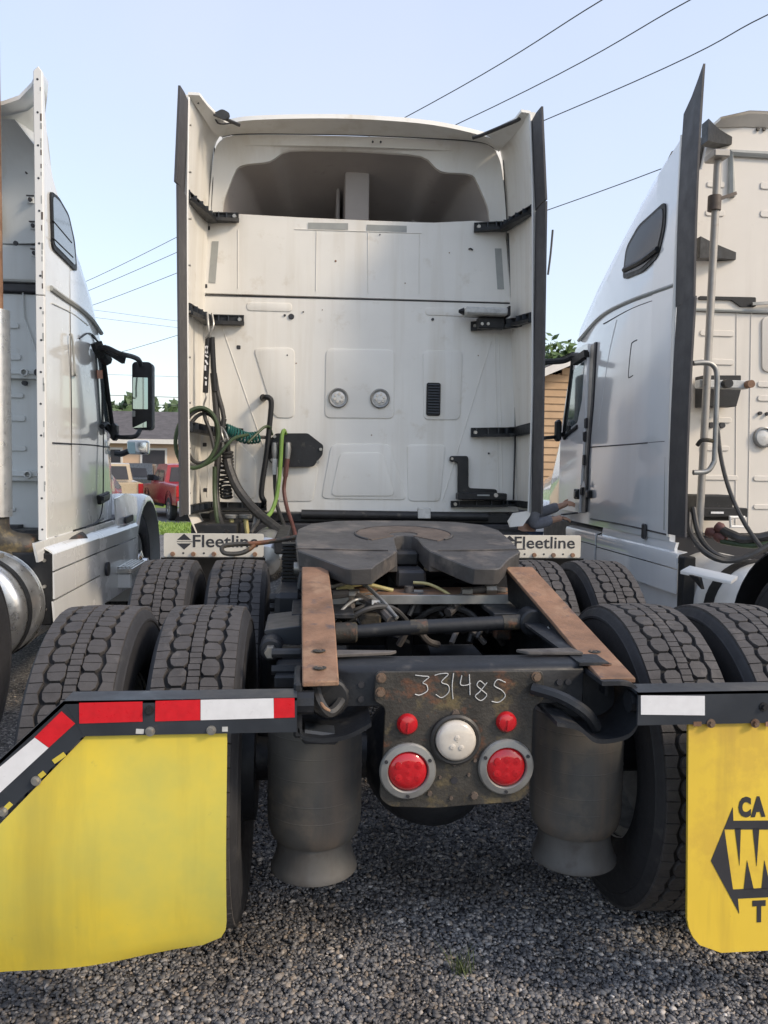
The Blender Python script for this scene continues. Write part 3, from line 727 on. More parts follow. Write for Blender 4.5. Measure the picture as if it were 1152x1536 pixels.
MB().shell([[p+Vector((0,.004,-.004)) for p in V0], [p+Vector((0,.035,-.07)) for p in V0]], (0,.006,0)).build('cap_header', 'back_paint', T, smooth=50)
for P in ([(-1.201, 3.680, 3.722), (-1.171, 3.680, 3.958), (-1.095, 3.680, 4.042), (-0.994, 3.680, 4.073), (-0.868, 3.680, 4.030), (-1.070, 3.680, 3.879), (-1.135, 3.680, 3.725)], [(1.179, 3.680, 3.799), (1.153, 3.680, 3.964), (1.075, 3.680, 4.063), (0.944, 3.680, 4.113), (0.908, 3.680, 4.044), (1.067, 3.680, 3.949), (1.114, 3.680, 3.796)]):
    MB().prism(P, (0,.01,0)).build('corner_filler', 'back_paint', T, smooth=0)
# side fairings: inner skin from trailing edge to the root, with flange, rubber flap, brackets
def fairing(tr, rt, s, name):
    """tr: trailing edge points bottom->top, rt: root points bottom->top"""
    TR = spline(tr, 5); RT = spline(rt, 5); rows = []
    for k in range(9):
        t = k/8
        rows.append([a.lerp(b, t)+Vector((s*.02*math.sin(math.pi*t), 0, 0)) for a, b in zip(TR, RT)])
    b = MB(); b.shell(rows, (s*.045, 0, 0))
    return b.build(name, 'back_paint', T, smooth=45)
fl = fairing([(-1.220, 2.900, 1.152), (-1.229, 2.900, 1.937), (-1.234, 2.900, 2.611), (-1.233, 2.900, 3.276), (-1.229, 2.900, 3.714), (-1.225, 2.900, 3.966)],
        [(-1.241, 3.660, 1.136), (-1.222, 3.660, 1.999), (-1.202, 3.660, 2.813), (-1.173, 3.660, 3.375), (-1.131, 3.600, 3.880), (-1.000, 3.360, 3.960)], -1, 'side_fairing')
fr = fairing([(1.212, 3.000, 1.185), (1.216, 3.000, 2.000), (1.203, 3.000, 2.716), (1.185, 3.000, 3.422), (1.161, 3.000, 3.793), (1.140, 3.000, 4.032)],
        [(1.303, 3.660, 1.168), (1.248, 3.660, 2.054), (1.197, 3.660, 2.824), (1.160, 3.660, 3.442), (1.096, 3.600, 3.921), (0.975, 3.370, 3.986)], 1, 'side_fairing')
# folded top wings
MB().shell([[(-1.225, 2.900, 3.966), (-1.150, 2.900, 3.966)], [(-1.165, 3.050, 3.921), (-1.108, 3.030, 3.952)], [(-1.112, 3.300, 3.901), (-1.047, 3.220, 3.955)], [(-1.062, 3.500, 3.937), (-0.993, 3.340, 3.966)]], (0,.004,.02)).build('fairing_top_wing', 'back_paint', T, smooth=50)
MB().shell([[(1.150, 3.000, 4.023), (1.082, 3.000, 4.029)], [(1.126, 3.120, 3.979), (1.061, 3.100, 4.010)], [(1.068, 3.350, 3.953), (0.957, 3.280, 4.007)], [(1.049, 3.520, 3.949), (0.890, 3.360, 3.987)]], (0,.004,.02)).build('fairing_top_wing', 'back_paint', T, smooth=50)
# torn rubber seals at the roof corners
MB().tube(spline([(-1.174, 2.980, 3.957), (-1.117, 3.100, 3.968), (-1.066, 3.180, 3.965), (-0.991, 3.220, 3.949), (-0.910, 3.260, 3.933)], 5), .012, 6).build('roof_corner_seal', 'hose_black', T)
MB().prism(round_poly([(-1.112, 3.140, 3.954), (-1.076, 3.140, 3.961), (-1.025, 3.140, 3.991), (-0.974, 3.140, 3.967), (-0.970, 3.140, 3.939), (-1.011, 3.140, 3.914), (-1.039, 3.140, 3.931)], .02), (0,.02,0)).build('torn_seal', 'hose_black', T)
MB().tube(spline([(-1.082, 3.200, 3.945), (-1.050, 3.250, 3.931), (-0.951, 3.300, 3.966)], 4), .006, 5).build('seal_wire', 'hose_black', T)
MB().tube([(0.792, 3.280, 3.945), (0.849, 3.240, 3.951), (1.061, 3.100, 4.005), (1.089, 3.060, 4.008)], .013, 6).build('roof_corner_seal', 'hose_black', T)
# seams between fairings and panels
for pts in ([(-1.209, 3.630, 3.290), (-1.234, 3.630, 2.760), (-1.269, 3.630, 1.995), (-1.253, 3.630, 1.480), (-1.227, 3.630, 1.143)], [(1.165, 3.630, 3.366), (1.205, 3.630, 2.845), (1.246, 3.630, 2.265), (1.262, 3.630, 1.838), (1.260, 3.630, 1.246)], [(-1.124, 3.580, 3.887), (-1.159, 3.630, 3.367)], [(1.102, 3.580, 3.913), (1.149, 3.620, 3.466)]):
    MB().tube(spline(pts, 5), .007 if len(pts) > 2 else .004, 6).build('fairing_seam', 'ink', T)
def flap(a, b, w, s, name='rubber_flap'):
    (x0,y0,z0), (x1,y1,z1) = a, b
    rows = []
    for k in range(7):
        t = k/6; p = lerp(a, b, t)
        rows.append([(p[0], p[1], p[2]), (p[0]+s*w[2]*.5, p[1]-w[0]*.5, p[2]+.01), (p[0]+s*w[2], p[1]-w[0], p[2])])
    MB().shell(rows, (s*.014, 0, 0)).build(name, 'flap_rubber', T, smooth=40)
flap((-1.220, 2.900, 3.919), (-1.247, 2.900, 3.315), (.23, 0, .02), -1)
flap((-1.233, 2.900, 3.298), (-1.216, 2.900, 1.152), (.23, 0, .02), -1)
flap((1.156, 3.000, 3.968), (1.201, 3.000, 3.348), (.24, 0, -.0), 1)
flap((1.202, 3.000, 3.338), (1.227, 3.000, 1.185), (.24, 0, -.0), 1)
def flange(pts):
    P = spline(pts, 6)
    b = MB(); b.tube(P, .009, 6); b.build('fairing_flange', 'white_paint', T)
flange([(-1.215, 2.890, 1.153), (-1.223, 2.890, 1.937), (-1.228, 2.890, 2.610), (-1.228, 2.890, 3.273), (-1.219, 2.890, 3.945)])
flange([(1.204, 2.990, 1.185), (1.209, 2.990, 1.999), (1.195, 2.990, 2.714), (1.177, 2.990, 3.418), (1.143, 2.990, 4.010)])
for k in range(9):
    zz = 1.3+k*.31
    MB().disc(.007, .006, .012, -.012, (-1.222+.004*(k > 5), 2.93, zz), 'X', 8).build('rivet', 'bolt_steel', T)
    MB().disc(.007, .006, .012, -.012, (1.222, 3.03, zz), 'X', 8).build('rivet', 'bolt_steel', T)

# finned black struts tying each fairing to the panel
def strut(a, c, e, h=.075, nr=11):
    """a on the fairing, c near the corner, e on the panel: open channel with ribs"""
    P = spline([a, lerp(a, c, .55), c, lerp(c, e, .35), e], 5); t = .012
    s = 1 if e[0] > a[0] else -1
    inn = []
    for i, p in enumerate(P):
        d = (P[min(i+1, len(P)-1)]-P[max(i-1, 0)]).normalized(); nrm = Vector((-d.y, d.x, 0)).normalized()
        if nrm.y > 0: nrm = -nrm
        k = i/(len(P)-1); inn.append(p+nrm*(.035+.045*math.sin(math.pi*k)))
    up = Vector((0,0,1))
    b = MB()
    b.shell([[p-up*h*.5 for p in P], [q-up*h*.5 for q in inn]], (0,0,.010))
    b.shell([[p-up*h*.5 for p in P], [p+up*h*.5 for p in P]], (0,-.010,0))
    b.shell([[p+up*h*.5 for p in P], [p*.6+q*.4+up*h*.5 for p, q in zip(P, inn)]], (0,0,-.008))
    st = b.build('fairing_strut', 'black_plastic', T, smooth=30)
    b = MB().shell([[q-up*h*.5 for q in inn], [q-up*h*.18 for q in inn]], (0,-.006,0)); b.build('strut_edge', 'black_plastic', st)
    for k in range(nr):
        i = int((k+.5)/nr*(len(P)-1)); MB().bar(P[i], P[i].lerp(inn[i], .8), .007, h*.86).build('strut_rib', 'bar_metal', st)
    MB().disc(.016, .014, 0, -.02, vadd(e, (-s*.03, -.03, 0)), 'Y', 10).build('strut_bolt', 'bolt_steel', st)
strut((-1.245, 2.950, 3.327), (-1.175, 3.600, 3.372), (-0.948, 3.640, 3.394))
strut((-1.232, 2.950, 2.563), (-1.195, 3.600, 2.604), (-0.905, 3.640, 2.616), .08)
strut((-1.228, 2.950, 1.758), (-1.184, 3.600, 1.759), (-0.907, 3.640, 1.745), .075)
strut((-1.228, 2.950, 1.186), (-1.183, 3.600, 1.181), (-0.723, 3.640, 1.173), .06)
strut((1.197, 3.020, 3.363), (1.146, 3.600, 3.408), (0.892, 3.640, 3.399))
strut((1.207, 3.020, 2.597), (1.191, 3.600, 2.650), (0.881, 3.640, 2.626))
strut((1.203, 3.020, 1.798), (1.227, 3.600, 1.793), (0.899, 3.640, 1.784))
strut((1.212, 3.020, 1.233), (1.241, 3.600, 1.220), (0.747, 3.640, 1.208), .05)

# weathered box on the right strut
p0, p1 = (0.775, 3.550, 2.741), (1.133, 3.550, 2.691)
lb = MB().bx(p0[0]+.02, p1[0], 3.42, 3.60, p1[2]-.005, p0[2]).build('light_box', 'sleeve_white', T, bevel=.012)
MB().disc(.03, .012, 0, -.04, (p0[0]+.02, 3.5, (p0[2]+p1[2])/2), 'X', 8).build('cap', 'black_plastic', lb)
MB().bx(p1[0]-.005, p1[0]+.012, 3.41, 3.61, p1[2]-.012, p0[2]+.012).build('end_plate', 'black_metal', lb, bevel=.003)
q0, q1 = (0.912, 3.540, 2.677), (1.122, 3.540, 2.595)
bk = MB().bx(q0[0], q1[0], 3.50, 3.58, q1[2], q0[2]).build('light_box_bracket', 'black_metal', T, bevel=.006)
for p in ((0.941, 3.500, 2.624), (0.989, 3.500, 2.626)):
    MB().disc(.014, .012, .004, -.012, p, 'Y', 12).build('bolt', 'bolt_steel', bk)
MB().tube(spline([(0.853, 3.645, 3.232), (0.868, 3.640, 3.237), (0.886, 3.645, 3.228)], 4), .006, 6).build('clip', 'ink', T)

# black bracket low on the right
P = round_poly([(0.727, 3.630, 1.594), (0.879, 3.630, 1.596), (0.884, 3.630, 1.339), (1.120, 3.630, 1.331), (1.121, 3.630, 1.255), (0.798, 3.630, 1.252), (0.793, 3.630, 1.547), (0.727, 3.630, 1.546)], .025)
bp = MB().prism(P, (0,-.02,0)).build('crank_bracket', 'black_metal', T, bevel=.003)
q0, q1 = (0.777, 3.580, 1.302), (1.175, 3.580, 1.247)
MB().bx(q0[0], q1[0], 3.5, 3.60, q1[2], q0[2]).build('crank_box', 'black_metal', bp, bevel=.008)
MB().disc(.018, .015, .0, -.015, (1.083, 3.500, 1.287), 'Y', 12).build('bolt', 'clear_lens', bp)
MB().disc(.012, .01, .0, -.012, (0.745, 3.610, 1.572), 'Y', 12).build('bolt', 'bolt_steel', bp)
MB().obox((0.981, 3.497, 1.286), (.10, .003, .012)).build('sticker', 'tape_grey', bp)

# below the cab: dark cross beams, tubes, white lower fairing tips
MB().bx(-1.15, 1.2, 3.45, 3.66, 1.065, 1.135).build('cab_mount_beam', 'black_metal', T, bevel=.008)
MB().tube([(-.45,3.42,1.13),(1.0,3.42,1.12)], .035, 12).build('cross_tube', 'black_metal', T)
MB().bx(-1.2, 1.23, 3.35, 3.9, .78, 1.062).build('rear_cab_mount', 'ink', T, bevel=.01)
MB().prism([(0.444, 3.380, 1.187), (0.542, 3.380, 1.188), (0.544, 3.380, 1.105), (0.445, 3.380, 1.105)], (0,.05,0)).build('latch', 'sleeve_white', T, bevel=.004)
MB().shell([[(1.133, 3.150, 1.165), (1.233, 3.020, 1.194)], [(1.086, 3.120, 1.107), (1.218, 3.000, 1.156)], [(1.097, 3.100, 1.064), (1.165, 3.000, 1.082)]], (0,.02,0)).build('lower_fairing_tip', 'back_paint', T, smooth=60)
MB().shell([[(-1.232, 2.950, 1.149), (-1.218, 3.400, 1.131)], [(-1.205, 2.950, 1.084), (-1.166, 3.300, 1.073)], [(-1.177, 2.950, 1.019), (-1.182, 3.200, 1.007)]], (0,.02,0)).build('lower_fairing_tip', 'back_paint', T, smooth=60)
b = MB().bx(-1.22, -.9, 3.0, 3.6, .85, 1.08); b.build('side_step_box', 'black_metal', T, bevel=.01)
b = MB().bx(.9, 1.22, 3.0, 3.6, .8, 1.03); b.build('side_step_box', 'black_metal', T, bevel=.01)
MB().tube(spline([(1.797, 4.600, 3.294), (1.817, 4.600, 3.489), (1.831, 4.600, 3.701)], 3), .010, 6).build('radio_antenna', 'hose_black', T)

# ---- hoses, hangers, air line plate
hx = [(-0.703, 3.600, 1.618), (-0.703, 3.600, 1.696), (-0.652, 3.600, 1.748), (-0.404, 3.600, 1.753), (-0.283, 3.600, 1.661), (-0.288, 3.600, 1.588), (-0.360, 3.600, 1.493), (-0.661, 3.600, 1.484), (-0.707, 3.600, 1.540)]
gp = MB().prism(round_poly(hx, .015), (0,-.012,0)).build('air_line_plate', 'black_metal', T, bevel=.002)
for p in ((-0.304, 3.585, 1.629), (-0.324, 3.585, 1.530), (-0.681, 3.585, 1.540), (-0.662, 3.585, 1.722)):
    MB().disc(.013, .011, 0, -.012, p, 'Y', 10).build('bolt', 'bolt_steel', gp)
MB().prism([(-0.558, 3.646, 1.396), (-0.484, 3.646, 1.396), (-0.484, 3.646, 1.339), (-0.557, 3.646, 1.338)], (0,-.003,0)).build('data_sticker', 'tape_grey', T)
def hose(pts, r, m, name='air_hose', n=8, parent=T):
    return MB().tube(spline(pts, n), r, 8).build(name, m, parent)
ga = MB().disc(.032, .03, .0, -.07, (-0.661, 3.580, 1.655), 'Y', 14)
g1 = ga.build('gladhand', 'black_metal', T, bevel=.006)
MB().tube([(-0.658, 3.500, 1.673), (-0.658, 3.500, 1.622), (-0.657, 3.500, 1.540)], [.020, .026, .018], 10).build('coupling', 'grey_steel', g1)
MB().tube([(-0.657, 3.500, 1.550), (-0.657, 3.500, 1.428)], .022, 10).build('grip', 'sleeve_white', g1)
g2 = MB().disc(.032, .03, .0, -.07, (-0.558, 3.580, 1.656), 'Y', 14).build('gladhand', 'black_metal', T, bevel=.006)
MB().tube([(-0.557, 3.500, 1.675), (-0.556, 3.500, 1.624), (-0.561, 3.500, 1.542)], [.020, .026, .018], 10).build('coupling', 'grey_steel', g2)
MB().tube([(-0.561, 3.500, 1.552), (-0.575, 3.500, 1.413)], .020, 10).build('grip', 'hose_red', g2)
hose([(-0.657, 3.500, 1.438), (-0.651, 3.500, 1.310), (-0.633, 3.460, 1.183), (-0.583, 3.300, 1.067), (-0.553, 3.100, 0.981)], .015, 'hose_black')
hose([(-0.575, 3.500, 1.418), (-0.585, 3.500, 1.310), (-0.562, 3.460, 1.184), (-0.518, 3.300, 1.068), (-0.486, 3.100, 0.981)], .015, 'hose_red')
hose([(-0.579, 3.560, 1.748), (-0.588, 3.500, 1.766), (-0.602, 3.470, 1.719), (-0.610, 3.460, 1.541), (-0.624, 3.450, 1.362), (-0.647, 3.420, 1.226), (-0.689, 3.360, 1.128), (-0.746, 3.300, 1.101)], .016, 'hose_lime')
hose([(-0.681, 3.560, 1.736), (-0.699, 3.500, 1.789), (-0.737, 3.450, 1.786), (-0.794, 3.400, 1.728), (-0.851, 3.360, 1.666)], .011, 'hose_green')
# bent black grab pipe
gb = hose([(-0.751, 3.600, 2.015), (-0.738, 3.530, 2.020), (-0.702, 3.520, 2.014), (-0.686, 3.520, 1.969), (-0.700, 3.520, 1.796), (-0.719, 3.520, 1.591), (-0.749, 3.520, 1.385), (-0.758, 3.520, 1.272), (-0.738, 3.530, 1.220), (-0.747, 3.600, 1.191)], .021, 'black_plastic', 'grab_pipe', 6)
for p in ((-0.753, 3.640, 2.023), (-0.749, 3.640, 1.183)): MB().disc(.028, .026, .0, -.05, p, 'Y', 14).build('mount', 'black_metal', gb)
# two sprung hangers on the upper strut, holding the lines
HY = 3.25
hook = hose([(-1.138, 3.250, 2.591), (-1.129, 3.220, 2.514), (-1.124, 3.220, 2.458), (-1.117, 3.240, 2.418)], .010, 'grey_steel', 'hanger_hook')
MB().tube(spline([(-1.104, 3.250, 2.592), (-1.091, 3.220, 2.501), (-1.120, 3.220, 2.443), (-1.146, 3.240, 2.408)], 6), .008, 6).build('hook_wire', 'grey_steel', hook)
h1 = MB().tube([(-1.133, 3.250, 2.419), (-1.142, 3.250, 2.218), (-1.151, 3.250, 2.020)], .020, 10).build('hanger_spring', 'black_plastic', T)
h2 = MB().tube([(-1.104, 3.250, 2.420), (-1.094, 3.250, 2.219), (-1.080, 3.250, 2.032)], .020, 10).build('hanger_spring', 'black_plastic', T)
for k, (pa, pb) in enumerate((((-1.147, 3.228, 2.353), (-1.135, 3.228, 2.301)), ((-1.135, 3.228, 2.354), (-1.146, 3.228, 2.301)), ((-1.149, 3.228, 2.287), (-1.130, 3.228, 2.273)), ((-1.149, 3.228, 2.253), (-1.132, 3.228, 2.220)), ((-1.149, 3.228, 2.215), (-1.149, 3.228, 2.177)), ((-1.153, 3.228, 2.129), (-1.139, 3.228, 2.119)), ((-1.144, 3.228, 2.100), (-1.144, 3.228, 2.071)))):
    MB().bar(pa, pb, .012, .004, (0,-1,0)).build('printed_mark', 'white_tape', h1)
hose([(-1.151, 3.250, 2.025), (-1.145, 3.240, 1.986), (-1.161, 3.250, 1.938), (-1.156, 3.250, 1.900)], .007, 'grey_steel', 'hanger_chain')
hose([(-1.086, 3.260, 2.163), (-1.062, 3.260, 2.019), (-1.033, 3.260, 1.913), (-1.018, 3.260, 1.835)], .017, 'hose_black', 'hanger_line')
hose([(-1.096, 3.270, 2.164), (-1.077, 3.270, 1.922), (-1.057, 3.270, 1.679), (-1.066, 3.270, 1.484), (-1.076, 3.270, 1.312), (-1.053, 3.200, 1.144), (-1.010, 3.100, 1.055), (-0.962, 3.000, 1.016)], .024, 'hose_black')
hose([(-1.082, 3.240, 1.484), (-1.081, 3.230, 1.289), (-1.059, 3.160, 1.123), (-1.018, 3.050, 1.011)], .016, 'hose_green')
# coiled loop of hose hanging by the fairing
for dx, dr, mm, yy in ((0, 0, 'hose_black', 3.12), (-3, 2, 'hose_green', 3.08), (3, -5, 'hose_black', 3.16)):
    pts = []
    for k in range(16):
        a = 2*math.pi*k/16
        pts.append((math.cos(a), math.sin(a)))
    c0 = (-1.174, 3.100, 1.686); s = (3.1+2.66)/1189
    MB().tube(spline([(c0[0]+dx*s+(27+dr)*s*(x+.18*y), yy+.04*x, c0[2]+(42+dr)*s*y) for x, y in pts], 3, True), .0145, 8, closed=True).build('hose_loop', mm, T)
hose([(-1.319, 3.100, 1.528), (-1.216, 3.100, 1.473), (-1.079, 3.120, 1.532), (-0.988, 3.150, 1.639), (-0.935, 3.200, 1.694), (-0.847, 3.300, 1.723)], .012, 'hose_green')
hose([(-1.069, 3.120, 1.598), (-1.098, 3.120, 1.721), (-1.135, 3.120, 1.825), (-1.147, 3.140, 1.883)], .014, 'hose_black')
def coil(pts, R, r, turns, m, name, parent=T):
    P = spline(pts, 24); N = turns*12; out = []
    L = len(P)-1; prev = None
    for k in range(N+1):
        t = k/N*L; i = min(int(t), L-1); p = P[i].lerp(P[i+1], t-i); d = (P[i+1]-P[i]).normalized()
        if prev is None: prev = d.orthogonal().normalized()
        prev = (prev-d*prev.dot(d)).normalized(); bb = d.cross(prev); a = 2*math.pi*k/12
        out.append(p+(prev*math.cos(a)+bb*math.sin(a))*R)
    return MB().tube(out, r, 6).build(name, m, parent)
coil([(-1.014, 3.320, 1.760), (-0.949, 3.360, 1.734), (-0.865, 3.420, 1.702), (-0.779, 3.480, 1.711)], .040, .0085, 12, 'coil_green', 'coiled_hose')
hose([(-0.779, 3.480, 1.711), (-0.740, 3.520, 1.713), (-0.702, 3.560, 1.710)], .013, 'hose_black')
coil([(-0.997, 3.300, 1.603), (-0.992, 3.300, 1.485)], .036, .011, 5, 'hose_black', 'coiled_cable')
coil([(-1.011, 3.300, 1.514), (-1.011, 3.300, 1.361), (-0.997, 3.260, 1.250)], .040, .0085, 9, 'hose_black', 'coiled_cable')
hose([(-1.018, 3.260, 1.835), (-1.027, 3.260, 1.753), (-1.000, 3.280, 1.661), (-0.992, 3.300, 1.603)], .02, 'hose_black')
for k in range(3): hose([(-1.036, 3.250, 1.776), vadd((-1.059, 3.200, 1.725),(.03*k,0,0)), vadd((-1.040, 3.200, 1.668),(.03*k,0,0)), (-1.006, 3.240, 1.689)], .008, 'grey_steel', 'tie_wire', 5)
# thick electrical cable sweeping down to the frame
hose([(-0.993, 3.260, 1.534), (-0.972, 3.240, 1.456), (-0.915, 3.200, 1.331), (-0.825, 3.150, 1.217), (-0.733, 3.050, 1.137), (-0.632, 2.900, 1.073), (-0.535, 2.700, 1.017)], .034, 'hose_black', 'power_cable')
hose([(-0.723, 3.050, 1.132), (-0.773, 2.950, 1.068), (-0.797, 2.900, 1.025)], .013, 'hose_black')
# small valves under the plate
for p in ((-0.856, 3.200, 1.107), (-0.957, 3.200, 1.106)):
    v = MB().disc(.05, .045, .03, -.0, p, 'Z', 14).build('valve', 'grey_steel', T, bevel=.006)
    MB().tube([p, (p[0]+.02, p[1], p[2]-.16)], .018, 8).build('stem', 'hose_yellow', v)
hose([(-0.773, 3.100, 1.124), (-0.786, 3.000, 1.041)], .016, 'grey_steel', 'pipe_stub')

# ================================================================ CENTRE TRUCK: wheels, frame, fifth wheel, tail
def tyre_meshes(R=.515, hw=.118, N=49):
    b = MB()
    side = [(.285,.085),(.30,.118),(.33,.132),(.385,.140),(.43,.140),(.458,.135),(.462,.138),(.470,.137),(.474,.132),(.492,.127),(.499,.119)]
    base = [(.499,.119),(.500,.06),(.501,0)]
    for s in (-1, 1):
        b.lathe([(r, s*x) for r, x in side], (0,0,0), 'X', 72, 0)
        b.lathe([(r, s*x) for r, x in base], (0,0,0), 'X', 72, 1)
    b.v = b.v
    me_t = b.build('tyre', ['tyre_side', 'tread_groove'], None, smooth=40)
    t = MB(); p = 2*math.pi/N; rng = random.Random(3)
    def pol(us, i):
        n = len(us); cu = sum(u for u, v in us)/n; cv_ = sum(v for u, v in us)/n
        vs = []
        dr = rng.uniform(-.0012, .0004)
        for lev, k in ((R-.0185, 1.03), (R-.0012, 1.0), (R, .965)):
            for u, v in us:
                uu = cu+(u-cu)*k; vv = cv_+(v-cv_)*k
                r = lev-(vv/hw)**2*.007+dr; a = (i+uu)*p
                vs.append((vv, r*math.cos(a), r*math.sin(a)))
        fs = []
        for L in (0, 1):
            for q in range(n): fs.append((L*n+q, L*n+(q+1) % n, (L+1)*n+(q+1) % n, (L+1)*n+q))
        fs.append(tuple(2*n+q for q in range(n)))
        t.add(vs, fs)
    for i in range(N):
        for s in (-1, 1):
            o = .5 if s > 0 else 0
            pol([(o+.022, s*.118), (o+.495, s*.118), (o+.495, s*.0865), (o+.015, s*.077)], i)
            pol([(o+.505, s*.118), (o+.975, s*.118), (o+.985, s*.0775), (o+.505, s*.0865)], i)
            pol([(o+.055, s*.059), (o+.20, s*.0695), (o+.494, s*.0735), (o+.494, s*.0215), (o+.26, s*.0210), (o+.055, s*.031)], i)
            pol([(o+.506, s*.0735), (o+.76, s*.0690), (o+.945, s*.058), (o+.945, s*.031), (o+.80, s*.0220), (o+.506, s*.0215)], i)
        for h in (0, .333, .667):
            z = .0012*math.sin(i*2+h*9)
            pol([(h+.02, -.0175+z), (h+.315, -.0165+z), (h+.315, .0170+z), (h+.02, .0165+z)], i)
    me_d = t.build('tread', 'tread_rubber', None, smooth=0)
    r = MB()
    r.lathe([(.287,-.095),(.287,-.075),(.262,-.06),(.255,.03),(.20,.06),(.16,.055),(.12,.055),(.001,.055)], (0,0,0), 'X', 40)
    r.lathe([(.287,-.095),(.292,-.097),(.292,.097),(.287,.095),(.262,.085),(.256,.03)], (0,0,0), 'X', 40)
    me_r = r.build('rim', 'sleeve_white', None, smooth=40)
    out = [o.data for o in (me_t, me_d, me_r)]
    for o in (me_t, me_d, me_r): bpy.data.objects.remove(o)
    return out
TYM = tyre_meshes()
def tyre(parent, x, y, z=.515, flip=False, seed=0):
    o = bpy.data.objects.new('tyre', TYM[0]); COL.objects.link(o)
    o.location = (x, y, z); o.rotation_euler = (seed*1.37, 0, math.pi if flip else 0); attach(o, parent)
    for nm, me in (('tread', TYM[1]), ('rim', TYM[2])):
        c = bpy.data.objects.new(nm, me); COL.objects.link(c); c.parent = o
    return o
k = 1
for y in (0, 1.32):
    for x in (-1.085, -.745, .745, 1.085):
        tyre(T, x, y, flip=x < 0, seed=k); k += 1
for x in (-1.0, 1.0): tyre(T, x, 8.0, flip=x < 0, seed=k); k += 1

# axles, differentials
for y in (0, 1.32):
    b = MB().tube([(-1.0,y,.515),(1.0,y,.515)], .075, 14)
    b.lathe([(.001,-.24),(.10,-.235),(.17,-.19),(.215,-.08),(.225,0),(.21,.09),(.15,.2),(.07,.32),(.001,.33)], (0,y,.515), 'Y', 24)
    b.build('axle_housing', 'frame_metal', T)
MB().tube([(0,.3,.55),(0,1.1,.55)], .05, 10).build('drive_shaft', 'frame_metal', T)
for s in (-1, 1):
    MB().tube([(s*.58,0,.515),(s*.62,0,.515)], .20, 24).build('brake_drum', 'frame_metal', T)
    MB().tube([(s*.58,1.32,.515),(s*.62,1.32,.515)], .20, 24).build('brake_drum', 'frame_metal', T)
    # frame rail: channel with flanges turned inward
    xo = s*.425
    b = MB().bx(min(xo, xo-s*.009), max(xo, xo-s*.009), -.10, 7.6, .70, .965); b.bx(min(xo, xo-s*.009), max(xo, xo-s*.009), -.54, -.1002, .872, .965)
    b.bx(min(xo-s*.0092, xo-s*.085), max(xo-s*.0092, xo-s*.085), -.54, 7.6, .956, .9652)
    b.bx(min(xo-s*.0092, xo-s*.085), max(xo-s*.0092, xo-s*.085), -.10, 7.6, .6998, .709)
    b.build('frame_rail', 'frame_metal', T)
# crossmembers
MB().bx(-.41, .41, .85, .90, .70, 1.0).build('crossmember', 'frame_metal', T, bevel=.004)
MB().bx(-.41, .41, 2.2, 2.3, .72, .95).build('crossmember', 'frame_metal', T, bevel=.004)
MB().bx(-.06, .06, .80, .846, .62, 1.08).build('centre_post', 'bar_metal', T, bevel=.005)
# tail crossmember: pressed channel
prof = [(-.535,.848),(-.535,.945),(-.52,.958),(-.44,.962),(-.40,.955),(-.40,.945),(-.505,.94),(-.515,.93),(-.515,.848)]
MB().prism([(-.345,y,z) for y,z in prof], (.70,0,0)).build('tail_crossmember', 'frame_metal', T, bevel=.003)
for x in (-.27, .285, .31): 
    for z in (.87, .91): MB().disc(.009, .009, .0, -.004, (x,-.5352,z), 'Y', 10).build('hole_plug', 'ink', T)
# bent steel gussets over the crossmember ends
MB().prism([(-.34,-.46,.966),(-.18,-.44,.967),(-.16,-.42,.967),(-.34,-.41,.968)], (0,0,.010)).build('gusset', 'dusty_hose', T, bevel=.002)
MB().prism([(.22,-.45,.966),(.19,-.42,.967),(.36,-.41,.968),(.38,-.46,.966)], (0,0,.010)).build('gusset', 'dusty_hose', T, bevel=.002)

# tail light plate with chalked number
pl = round_poly([(-.232,-.545,.950),(.232,-.545,.947),(.236,-.545,.884),(.234,-.545,.862),(.207,-.545,.846),(.205,-.545,.72),(.199,-.545,.598),(.17,-.545,.578),(.02,-.545,.572),(-.06,-.545,.567),(-.19,-.545,.575),(-.218,-.545,.60),(-.21,-.545,.72),(-.206,-.545,.853),(-.236,-.545,.868),(-.236,-.545,.9)], .014, 3)
tp = MB().prism(pl, (0,-.010,0)).build('tail_plate', 'rust_plate', T, bevel=.002)
for x, z in ((-.218,.934),(-.22,.895),(.212,.932),(.212,.893)):
    MB().disc(.0105, .010, 0, -.011, (x,-.556,z), 'Y', 6).disc(.014, .014, 0, -.003, (x,-.556,z), 'Y', 14).build('bolt', 'bolt_rusty', tp)
MB().disc(.010, .010, .0, -.0015, (-.012,-.556,.645), 'Y', 12).build('hole', 'ink', tp)
for x, z, r in ((-.052,.655,.005),(.028,.66,.005),(-.012,.832,.012),(-.012,.69,.006),(.045,.70,.006),(.045,.60,.012),(-.08,.61,.008),(-.02,.595,.006)):
    MB().disc(r, r*.8, 0, -.006, (x,-.555,z), 'Y', 8).build('weld_spot', 'worn_grease', tp)
